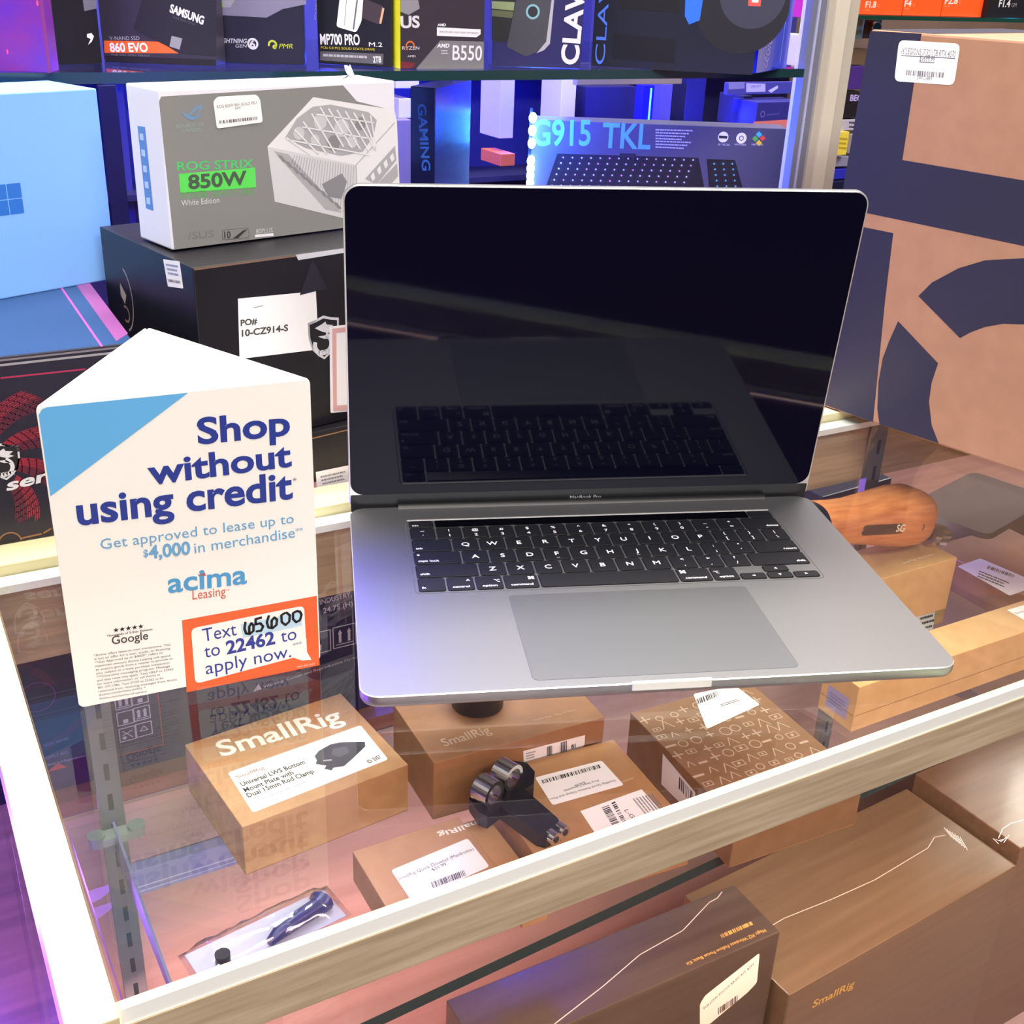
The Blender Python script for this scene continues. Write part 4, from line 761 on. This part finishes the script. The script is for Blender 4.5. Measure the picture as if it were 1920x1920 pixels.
F = top(B); F.text('SmallRig', (834, 1400), (922, 1374), ink('#c2a892'), ptop=(832, 1385), bold=0.01); F.text('Small Rig · Big Dream', (1001, 1352), (1080, 1332), ink('#c2a892'), cap=2); F.text('\u5c0f\u94bb', (947, 1362), (970, 1356), ink('#c2a892'), cap=6) if False else None
F.build('logo_print'); F = front(B); F.poly([(981, 1408), (1097, 1378), (1096, 1396), (1085, 1410), (982, 1432)], LAB, 1); F.bars((1025, 1418), (1036, 1415), (1025, 1400), INK, 8); F.bars((1050, 1412), (1064, 1408), (1050, 1392), INK, 8); F.text('81', (1071, 1404), (1079, 1401), INK, cap=4, bold=0.03); F.lines((986, 1412), (1005, 1407), (987, 1426), 3, ink('#888888')); F.build('barcode_label', 'white barcode label')
DR = empty('black_drum', (176, 189, S + 54.1), 0); tag(DR, 'short black round drum standing on the darker kraft box in front of the laptop', 'lens part')
b = MB(); b.loops([[(r_ * math.cos(t), r_ * math.sin(t), z) for t in [k * 2 * math.pi / 40 for k in range(40)]] for r_, z in ((20, 0), (21, 1), (21, 24), (20, 25.5))], mat('drum_rubber', '#131318', 0.45)); b.build('drum_body', DR)
b = MB(); b.tube((0, 0, 25.4), (0, 0, 27), 19, 15, BLKM, 40); b.build('rim', DR)
Dd = carton('clamp_plate_box', 140, 14.2, S, -3.8, 119, 117, 33.8, mat('kraft_mid', '#b18559', 0.5, kind='noise', col2='#a4794f', scale=60), 'flat kraft box with two white labels carrying the black clamp', 'box', seam=(33, KEDGE))
F = top(Dd); F.rpoly([(1003, 1458), (1128, 1426), (1170, 1472), (1036, 1510)], 2.5, LAB, 1); F.bars((1018, 1470), (1128, 1440), (1015, 1463), INK, 36); gy = ink('#3c3c44')
F.text('SmallRig Quick Release Clamp and Plate', (1153, 1462), (1030, 1498), gy, cap=2.2); F.text('Arca Swiss Compatible', (1122, 1462), (1056, 1482), gy, cap=2.2); F.text('$38.99', (1096, 1466), (1076, 1472), gy, cap=2.2); F.build('price_label', 'white barcode price label')
F.poly([(1088, 1521), (1203, 1480), (1240, 1522), (1116, 1563)], LAB, 1); F.bars((1128, 1515), (1150, 1552), (1141, 1510), INK, 16); F.bars((1146, 1506), (1168, 1545), (1153, 1503), INK, 12); F.text('L-G', (1170, 1520), (1184, 1535), INK, cap=3.5); F.lines((1186, 1498), (1212, 1530), (1226, 1488), 7, ink('#77777c')); F.build('spec_label', 'white spec label')
F.lines((1166, 1466), (1188, 1458), (1167, 1469), 1, ink('#d8bc98')); F.build('tiny_print')
Cc = carton('dovetail_box', 32, 12, S, 0, 84, 90, 26, mat('kraft_rosy', '#b58a68', 0.5, kind='noise', col2='#a87e5e', scale=60), 'kraft box with white price label nearest the front rail', 'box', seam=(25, KEDGE))
F = top(Cc); F.text('SmallRig', (913, 1533), (820, 1563), LOGO, ptop=(917, 1541), bold=0.02); F.build('logo_print')
F.rpoly([(733, 1632), (877, 1572), (918, 1625), (772, 1690)], 2.5, LAB, 1); F.text('SmallRig Quick Dovetail (Manfrotto)', (748, 1651), (889, 1594), gy, cap=3); F.text('$31.99', (812, 1634), (838, 1622), gy, cap=2.8); F.bars((812, 1666), (875, 1642), (808, 1655), INK, 30); F.build('price_label', 'white barcode price label')
C2 = carton('small_kraft_box', 117.5, 6, S, 0, 20, 92, 22, KRAFT, 'narrow kraft box wedged between two labelled kraft boxes by the front rail', 'box')
# doodle printed box
E_ = carton('doodle_box', 284.1, -10.4, S, -2.8, 120, 146.9, 43.7, mat('umber_kraft', '#8d6a4c', 0.5, kind='noise', col2='#80603f', scale=60), 'kraft box covered in small pale gadget doodles with a label folded over its edge', 'box', seam=(42.6, KEDGE))
F = top(E_); rnd = random.Random(3); DO = ink('#c0ac94')
for i in range(9):
    for j in range(11):
        x = 6 + i * 12.6 + rnd.uniform(-2, 2); y = 6 + j * 12.6 + rnd.uniform(-2, 2); s_ = rnd.uniform(3, 5.2); k = rnd.randrange(5)
        if k == 0: F.ring((x, y), s_, 0.9, DO, 1, px=False, n=16)
        elif k == 1:
            F.line([(x - s_, y - s_ * .6), (x + s_, y - s_ * .6), (x + s_, y + s_ * .6), (x - s_, y + s_ * .6), (x - s_, y - s_ * .6)], 0.8, DO, 1, px=False); F.disc((x, y), s_ * .3, DO, 1, px=False, n=10)
        elif k == 2: F.line([(x - s_, y), (x + s_, y)], 1.4, DO, 1, px=False); F.line([(x, y - s_), (x, y + s_)], 1.4, DO, 2, px=False)
        elif k == 3: F.poly([(x - s_, y - 1.2), (x + s_, y - 1.2), (x + s_, y + 1.2), (x - s_, y + 1.2)], DO, 1, px=False)
        else: F.line([(x - s_, y - s_), (x, y + s_), (x + s_, y - s_)], 0.9, DO, 1, px=False)
F.build('doodle_print')
F.rpoly([(1300, 1302), (1378, 1286), (1425, 1322), (1325, 1368)], 2.5, LAB, 4); F.bars((1308, 1322), (1348, 1306), (1305, 1312), INK, 14, layer=5); F.lines((1350, 1322), (1392, 1308), (1352, 1328), 2, gy, layer=5); F.build('price_label', 'white barcode price label')
F = left(E_); F.poly([(1243, 1413), (1304, 1486), (1300, 1530), (1240, 1470)], LAB, 1); F.bars((1274, 1456), (1300, 1486), (1273, 1478), INK, 9, layer=2); F.build('edge_label', 'white label below the edge')
FF = front(E_); FF.poly([(1.2, 0.6), (2.4, 0.6), (2.4, 43), (1.2, 43)], KEDGE, 1, px=False); FF.build('flap_gap')
G_bx = carton('handle_box', 607.3, 178.4, S, 0.5, 107.7, 56, 75.4, KRAFTL, 'pale kraft box standing upright under the wooden grip', 'box', bev=0.8)
F = top(G_bx); F.text('Small Rig · Big Dream', (1694, 1057), (1752, 1040), ink('#f2e6cc'), cap=2.4, bold=0.02); F.build('slogan_print')
F = front(G_bx); F.poly([(1690, 1165), (1753, 1147), (1748, 1188), (1740, 1215)], LAB, 1); F.lines((1725, 1158), (1750, 1151), (1730, 1195), 4, gy); F.build('barcode_label', 'white barcode label')
a = at_z(1590, 1309, S + 47); F_bx = carton('long_pale_box', 489, 77, S, 0.5, 420, 42, 47, KRAFTL, 'long pale kraft box lying along the front of the shelf beside the laptop corner', 'box', seam=(30, KEDGE))
F = top(F_bx); F.poly([(1888, 1144), (1925, 1133), (1990, 1160), (1960, 1185)], LAB, 1); F.text('SmallRig', (1905, 1152), (1950, 1140), ink('#44506a'), cap=3); F.build('price_label', 'white price label')
F = left(F_bx); F.poly([(8, 8), (34, 8), (34, 30), (8, 30)], ink('#9a94b8'), 1, px=False); F.lines((11, 24), (31, 24), (11, 12), 4, ink('#77749a'), px=False); F.build('side_label', 'pale side label')
H_bx = carton('wrapped_kraft_box', 746, 131, S, 76, 118, 130, 38, mat('wrapped_kraft', '#a87c60', 0.25, kind='noise', col2='#9a7058', scale=40, coat=0.4), 'film-wrapped kraft box with white barcode label beside the pale upright box', 'box')
H_bx.location = V(776, 131, S); H_bx.rotation_euler = (0, 0, math.radians(0)); DIMS[H_bx.name] = (118, 130, 38)
F = top(H_bx); F.rpoly([(1795, 1062), (1838, 1047), (1925, 1084), (1925, 1106), (1893, 1117)], 2.5, LAB, 1); F.bars((1850, 1066), (1902, 1084), (1853, 1061), INK, 26); F.lines((1836, 1070), (1896, 1094), (1832, 1084), 3, gy); F.build('price_label', 'white barcode label')
HB = mat('dark_nylon', '#221c1f', 0.55, kind='noise', col2='#2a2426', scale=200)
I_ = empty('dark_pouch', (838, 236, S), 14); tag(I_, 'dark brown-black padded pouch lying behind the film-wrapped kraft box', 'pouch')
b = MB(); b.loops([[(x, y, z) for x, y in rrect(0, 0, 190, 118, 14, 5)] for z in (0,)] + [[(95 + (x - 95) * s_, 59 + (y - 59) * s_, z) for x, y in rrect(0, 0, 190, 118, 14, 5)] for s_, z in ((1.0, 26), (0.96, 36), (0.86, 42))], HB); b.build('pouch_body', I_)
# wooden grip with clamp and silver knob
p0, p1 = at_z(1517, 985, S + 138), at_z(1716, 962, S + 110)
HN = empty('wooden_grip', tuple(p0), math.degrees(math.atan2(p1.y - p0.y, p1.x - p0.x))); tag(HN, 'rounded walnut brown camera grip with a dark slot lying on the pale upright box', 'camera grip')
HN.rotation_euler.y = math.atan2(p0.z - p1.z, math.hypot(p1.x - p0.x, p1.y - p0.y)); Lh = (p1 - p0).length; WG = mat('grip_walnut', '#cc8450', 0.4, kind='wood', col2='#ad6436', scale=40)
b = MB(); prof = [(0.02, 19), (0.08, 21), (0.2, 20.5), (0.35, 21), (0.5, 23.5), (0.65, 26.5), (0.8, 29), (0.9, 29), (0.96, 26.5), (0.99, 21), (1.0, 12)]
rings = []
for t, r_ in prof:
    rings.append([(t * Lh, r_ * 1.1 * math.copysign(abs(math.cos(a)) ** 0.75, math.cos(a)), r_ * math.copysign(abs(math.sin(a)) ** 0.75, math.sin(a))) for a in [2 * math.pi * k / 28 for k in range(28)]])
b.loops(rings, WG); b.build('grip_body', HN)
b = MB(); sl = rrect(Lh * 0.3, -6, Lh * 0.82, 5, 5, 4)
def gp(x, z):                                        # point on the grip's near side
    t = x / Lh; r_ = [b_ for a_, b_ in prof if a_ <= t][-1]; 
    for (t0, r0), (t1, r1) in zip(prof[:-1], prof[1:]):
        if t0 <= t <= t1: r_ = r0 + (r1 - r0) * (t - t0) / (t1 - t0)
    return (x, -r_ * 1.1 * (1 - 0.12 * (abs(z) / r_)) - 0.3, z)
b.add([gp(x, z) for x, z in sl], [list(range(len(sl)))], mat('grip_slot', '#3a2418', 0.5)); b.build('slot', HN)
vs, fs, wd = text_mesh('SG', 0.02); b = MB(); b.add([(lambda q: (q[0], q[1] - 0.5, q[2]))(gp(Lh * 0.58 + x * 7, -3 + y * 7)) for x, y in vs], fs, ink('#d8d0b8')); b.build('lettering', HN)
b = MB(); b.loops([[(x, r_ * 1.05 * math.cos(a), r_ * math.sin(a)) for a in [2 * math.pi * k / 24 for k in range(24)]] for x, r_ in ((-26, 14), (-24, 20), (2, 22.5), (6, 21))], mat('clamp_black', '#15151f', 0.3)); b.build('clamp_collar', HN)
b = MB(); b.cyl((Lh * 0.93, -4, -17), (Lh + 12, -12, -19), 7, BLKM); 
for k in range(12):
    a = 2 * math.pi * k / 12; b.box(0, 0, 0, 0.01, 0.01, 0.01, CHROME)
b.build('knob_stem', HN)
b = MB(); gear = []
for k in range(24): a = 2 * math.pi * k / 24; gear.append((11.5 if k % 2 else 9.8) * 1.0)
for x0, x1, rr in ((12, 20, 0.9), (24, 34, 1.0)):
    b.loops([[(Lh + x0, -14 + gear[k] * rr * math.cos(2 * math.pi * k / 24), -20 + gear[k] * rr * math.sin(2 * math.pi * k / 24)) for k in range(24)], [(Lh + x1, -16 + gear[k] * rr * math.cos(2 * math.pi * k / 24), -21 + gear[k] * rr * math.sin(2 * math.pi * k / 24)) for k in range(24)]], CHROME, smooth=False)
b.cyl((Lh + 19, -14, -20), (Lh + 25, -15, -20.5), 7, CHROME); b.build('knurled_knob', HN)
KX = carton('dark_flat_case', 815, 468, -235.6, 4, 130, 60, 22, mat('ink_blue_case', '#2a2a34', 0.35), 'dark flat case on the rear deck just past the laptop hinge corner', 'case', bev=2)
# black rod clamp with two silver rings
MC = empty('rod_clamp', (150, 66, S + 34.2), 0); tag(MC, 'black T-shaped rod clamp with two silver rings lying on the kraft boxes', 'clamp')
Q = lambda px, py, z=12: (lambda p: (p.x - 150, p.y - 66))(at_z(px, py, S + 34.2 + z))
b = MB(); b.prism([Q(880, 1497), Q(892, 1478), Q(962, 1426), Q(988, 1430), Q(1003, 1447), Q(1001, 1470), Q(984, 1480), Q(1046, 1534), Q(1053, 1552), Q(1024, 1566), Q(1008, 1562), Q(938, 1512), Q(914, 1530), Q(898, 1524)][::-1], 0.3, 12, BLKM); b.build('clamp_body', MC)
for (u, v) in ((917, 1484), (953, 1453)):
    c = Q(u, v, 20); d = Vector((0.35, -0.9, 0)).normalized() * 9
    b = MB(); b.tube((c[0] - d.x, c[1] - d.y, 20), (c[0] + d.x * 0.6, c[1] + d.y * 0.6, 20), 10.5, 7.5, CHROME, 30); b.build('rod_ring', MC)
for (u, v) in ((1027, 1553), (1044, 1540)):
    c = Q(u, v, 12); b = MB(); b.cyl((c[0], c[1] - 2, 8), (c[0] + 2, c[1] - 9, 8), 5, CHROME); b.cyl((c[0] + 2, c[1] - 9, 8), (c[0] + 2.2, c[1] - 9.6, 8), 2.6, BLKM, n=6); b.build('screw', MC)
# clear plastic pack
PK = empty('blister_pack', (-60, 62, -481.5), 9); p_ = at_z(470, 1765, -215); tag(PK, 'clear crumpled plastic pack holding a blue-black part under the folded sign', 'pack')
PK.location = V(-92, 52, S)
b = MB(); CL = glass('clear_film', (0.9, 0.9, 0.98), 1.5, 0.12, 3.2); nx, ny = 18, 7; grid = []
rnd = random.Random(5)
for j in range(ny + 1):
    for i in range(nx + 1):
        e_ = min(i, nx - i, j * 2, (ny - j) * 2); grid.append((i * 6.2, j * 5.0, 1.2 + min(e_, 3) * 4.2 + rnd.uniform(-1.4, 1.4) * (1 if e_ else 0)))
b.add(grid, [(j * (nx + 1) + i, j * (nx + 1) + i + 1, (j + 1) * (nx + 1) + i + 1, (j + 1) * (nx + 1) + i) for j in range(ny) for i in range(nx)], CL, True); b.build('film', PK)
b = MB(); b.box(4, 2, 0.3, 108, 33, 1.0, mat('pack_card', '#d8d8e8', 0.5)); b.build('backing_card', PK)
b = MB(); b.sweep([(52, 6, 6), (60, 9, 7), (78, 12, 8), (94, 15, 7), (98, 18, 7)], [3, 5, 6, 6.5, 9], mat('blue_black_part', '#24286a', 0.3), 12); b.build('part_body', PK)
b = MB(); b.cyl((20, 8, 4), (20, 8, 14), 5, BLKM); b.build('screw_part', PK)

q0, q1 = at_y(246, 1668, 296), at_y(436, 1585, 296)
CHN = carton('acrylic_channel', q0.x, 286, min(q0.z, q1.z), 0, q1.x - q0.x, 12, 26, mat('blue_grey_acrylic', '#8c93c4', 0.15), 'bluish acrylic channel along the lower back panel under the lone kraft box', 'channel')
F = front(CHN); w_, d_, h_ = DIMS[CHN.name]; F.line([(0, 9), (w_, 9)], 1.2, ink('#c6cbe6', 0.2), 1, px=False); F.line([(0, 4), (w_, 4)], 0.8, ink('#c6cbe6', 0.2), 1, px=False); F.build('ridge')

# behind the shelf: two dark cartons on the rear deck
R1 = carton('swirl_carton', -230, 322, -235.8, 0, 146, 160, 150, mat('indigo_swirl_carton', '#14103c', 0.35), 'indigo carton with crimson swirls standing on the rear deck below the folded sign', 'box')
F = front(R1); 
for k in range(7):
    for j in range(6): F.ring((78, 96), 20 + 6 * k + 1.2 * j, 0.45, ink('#5a1238'), 1, px=False, a0=10 + 52 * k, a1=60 + 52 * k)
F.ring((70, 1307), 13, 0.7, ink('#6a2478'), 2); F.text('ninja series', (82, 1400), (128, 1386), ink('#6a6ab0'), cap=3); F.text('GPU 8G', (86, 1424), (128, 1412), ink('#6a6ab0'), cap=3); F.text('Cancer and Reproductive', (84, 1437), (160, 1418), ink('#a8a8c8'), cap=2); F.poly([(88, 1448), (108, 1430), (126, 1438)], ink('#b0402c'), 1); F.build('front_print')
R2 = carton('handling_mark_carton', -83, 322, -235.8, 0, 224, 160, 160, mat('ink_navy_carton', '#221f48', 0.35), 'navy carton printed with white handling symbols on the rear deck behind the slotted upright', 'box')
F = front(R2); WM = ink('#b8b6cc')
def icon(x, y, s_, k):
    F.line([(x - s_, y - s_), (x + s_, y - s_), (x + s_, y + s_), (x - s_, y + s_), (x - s_, y - s_)], 0.9, WM, 1, px=False)
    if k == 0:
        for dx_ in (-0.4, 0.4):
            F.poly([(x + dx_ * s_ - 1.2, y - s_ * 0.55), (x + dx_ * s_ + 1.2, y - s_ * 0.55), (x + dx_ * s_ + 1.2, y + s_ * 0.3), (x + dx_ * s_ - 1.2, y + s_ * 0.3)], WM, 1, px=False); F.poly([(x + dx_ * s_ - 2, y + s_ * 0.3), (x + dx_ * s_ + 2, y + s_ * 0.3), (x + dx_ * s_, y + s_ * 0.7)], WM, 1, px=False)
        F.line([(x - s_ * .75, y - s_ * .72), (x + s_ * .75, y - s_ * .72)], 0.8, WM, 1, px=False)
    elif k == 1: F.poly([(x - 2, y - s_ * .8), (x + 2, y - s_ * .8), (x + 2, y - s_ * .2), (x - 2, y - s_ * .2)], WM, 1, px=False)
    elif k == 2: F.line([(x - s_ * .6, y + s_ * .6), (x + s_ * .6, y - s_ * .6)], 0.8, WM, 1, px=False); F.line([(x - s_ * .6, y - s_ * .1), (x + s_ * .6, y + s_ * .4)], 0.8, WM, 1, px=False); F.disc((x - s_ * .4, y - s_ * .5), 1.6, WM, 1, px=False)
    else: F.line([(x - s_ * .5, y - s_ * .2), (x, y + s_ * .5), (x + s_ * .5, y - s_ * .2), (x - s_ * .5, y - s_ * .2)], 0.8, WM, 1, px=False)
for r_, (ka, kb_) in enumerate(((2, 3), (1, 0), (0, 1))):
    c = F.px((239 - r_ * 4, 1376 - r_ * 30)); icon(c.x, c.y, 6.3, ka); c = F.px((270 - r_ * 4, 1367 - r_ * 30)); icon(c.x, c.y, 6.3, kb_)
c = F.px((646, 1192)); icon(c.x, c.y, 10.5, 0); c = F.px((598, 1205)); icon(c.x, c.y, 10.5, 1)
F.text('INDUSTRY, CA', (600, 1134), (680, 1112), WM, cap=5, bold=0.01); F.text('24.75 (H) IN', (606, 1150), (680, 1130), WM, cap=5, bold=0.01); F.text('Warning: Cancer and Reproductive Harm', (494, 1290), (668, 1234), WM, cap=2.6); F.poly([(475, 1297), (484, 1282), (491, 1292)], WM, 1)
F.line([(296, 1300), (306, 1396), (215, 1418)], 0.7, ink('#a83a3c'), 1); F.text('www.handling.com', (216, 1406), (288, 1388), ink('#77759a'), cap=1.6) if False else None
for i in range(24): F.line([(60, 6 + i * 3.1), (66, 6 + i * 3.1)], 0.4, ink('#3a3866'), 1, px=False)
F.build('front_print')

# ================================================================== lower deck of the counter: big lacquered boxes
LACQ = mat('umber_lacquer_floor_glare', '#45392d', 0.3, kind='wood', col2='#392e24', scale=20, coat=0.2); GOLD = ink('#c99a4a', 0.3)  # wood grain stands for the plank floor mirrored in front
def lower(name, pr, pb, pf, zt, m, label):          # box whose top shows these corners (back right, front right, front left)
    a, c, e = at_z(*pr, zt), at_z(*pb, zt), at_z(*pf, zt)
    yaw = math.degrees(math.atan2(c.y - e.y, c.x - e.x)); wd = (c - e).length; n = Vector((-math.sin(math.radians(yaw)), math.cos(math.radians(yaw)), 0)); d = abs((a - c).dot(n))
    return carton(name, e.x, e.y, -721.8, yaw, wd, d, zt + 721.8, m, label, 'box', 'large lacquered boxes on the lower deck', bev=1.2)
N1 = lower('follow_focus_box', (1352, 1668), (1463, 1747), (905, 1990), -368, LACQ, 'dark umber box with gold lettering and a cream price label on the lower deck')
N2 = lower('camera_cage_box', (1697, 1480), (1907, 1623), (1480, 1867), -440, mat('umber_warm_floor_glare', '#675138', 0.3, kind='wood', col2='#5a4630', scale=20, coat=0.2), 'larger brown box with gold logo facing out and a scuffed seam across its lid')  # grain paints the floor's reflection here too
a = at_z(1790, 1527, -428); N3 = carton('edge_box', a.x + 20, a.y - 70, -721.8, 2, 260, 140, 293.8, mat('umber_rust_floor_glare', '#6e543c', 0.3, kind='wood', col2='#5e4632', scale=20, coat=0.2), 'rust brown film-wrapped box past the larger brown box on the lower deck', 'box', 'large lacquered boxes on the lower deck', bev=1.2)  # mirrored floor painted in as grain
F = top(N1); F.line([(1354, 1672), (1345, 1684), (1330, 1692), (1280, 1745), (1200, 1790), (1130, 1850), (1040, 1920)], 0.8, ink('#b8a896'), 1)
F.build('scuffed_seam')
F = right(N1); F.build('tiny_print') if False else None
F = top(N1); F.text('Magic FIZ Wireless Follow Focus Basic Kit', (1433, 1742), (1285, 1806), GOLD, cap=3.2); F.bars((1408, 1728), (1348, 1754), (1412, 1734), GOLD, 26); F.build('gold_print'); F = front(N1)
F.rpoly([(1424, 1786), (1419, 1842), (1402, 1860), (1312, 1935), (1312, 1882), (1322, 1866)], 3, ink('#e8d6bc'), 2); F.text('FOLLOW FOCUS BASIC KIT $299', (1320, 1892), (1414, 1808), gy, cap=3, layer=3); F.bars((1346, 1902), (1384, 1876), (1346, 1890), INK, 16, layer=3); F.build('price_label', 'cream price label')
F = top(N2); F.line([(1448, 1735), (1470, 1722), (1560, 1686), (1640, 1650), (1740, 1590), (1752, 1570), (1772, 1566)], 0.8, ink('#c4b09c'), 1)
for i in range(7): F.line([(1770 + 5 * i, 1552 + 3 * i), (1784 + 5 * i, 1570 + 4 * i)], 0.6, ink('#e8e0d8', 0.2), 2)
F.build('scuffed_seam'); F = front(N2); F.text('SmallRig', (1522, 1890), (1600, 1850), GOLD, cap=9, bold=0.02); F.build('gold_print')
F = top(N3); F.line([(1872, 1572), (1880, 1554), (1895, 1544), (1925, 1536)], 0.8, ink('#d8ccc0', 0.2), 1); 
for i in range(5): F.line([(1862 + 5 * i, 1572 + 2 * i), (1872 + 5 * i, 1582 - 4 * i)], 0.6, ink('#e8e0d8', 0.2), 1)
F.build('film_crease')
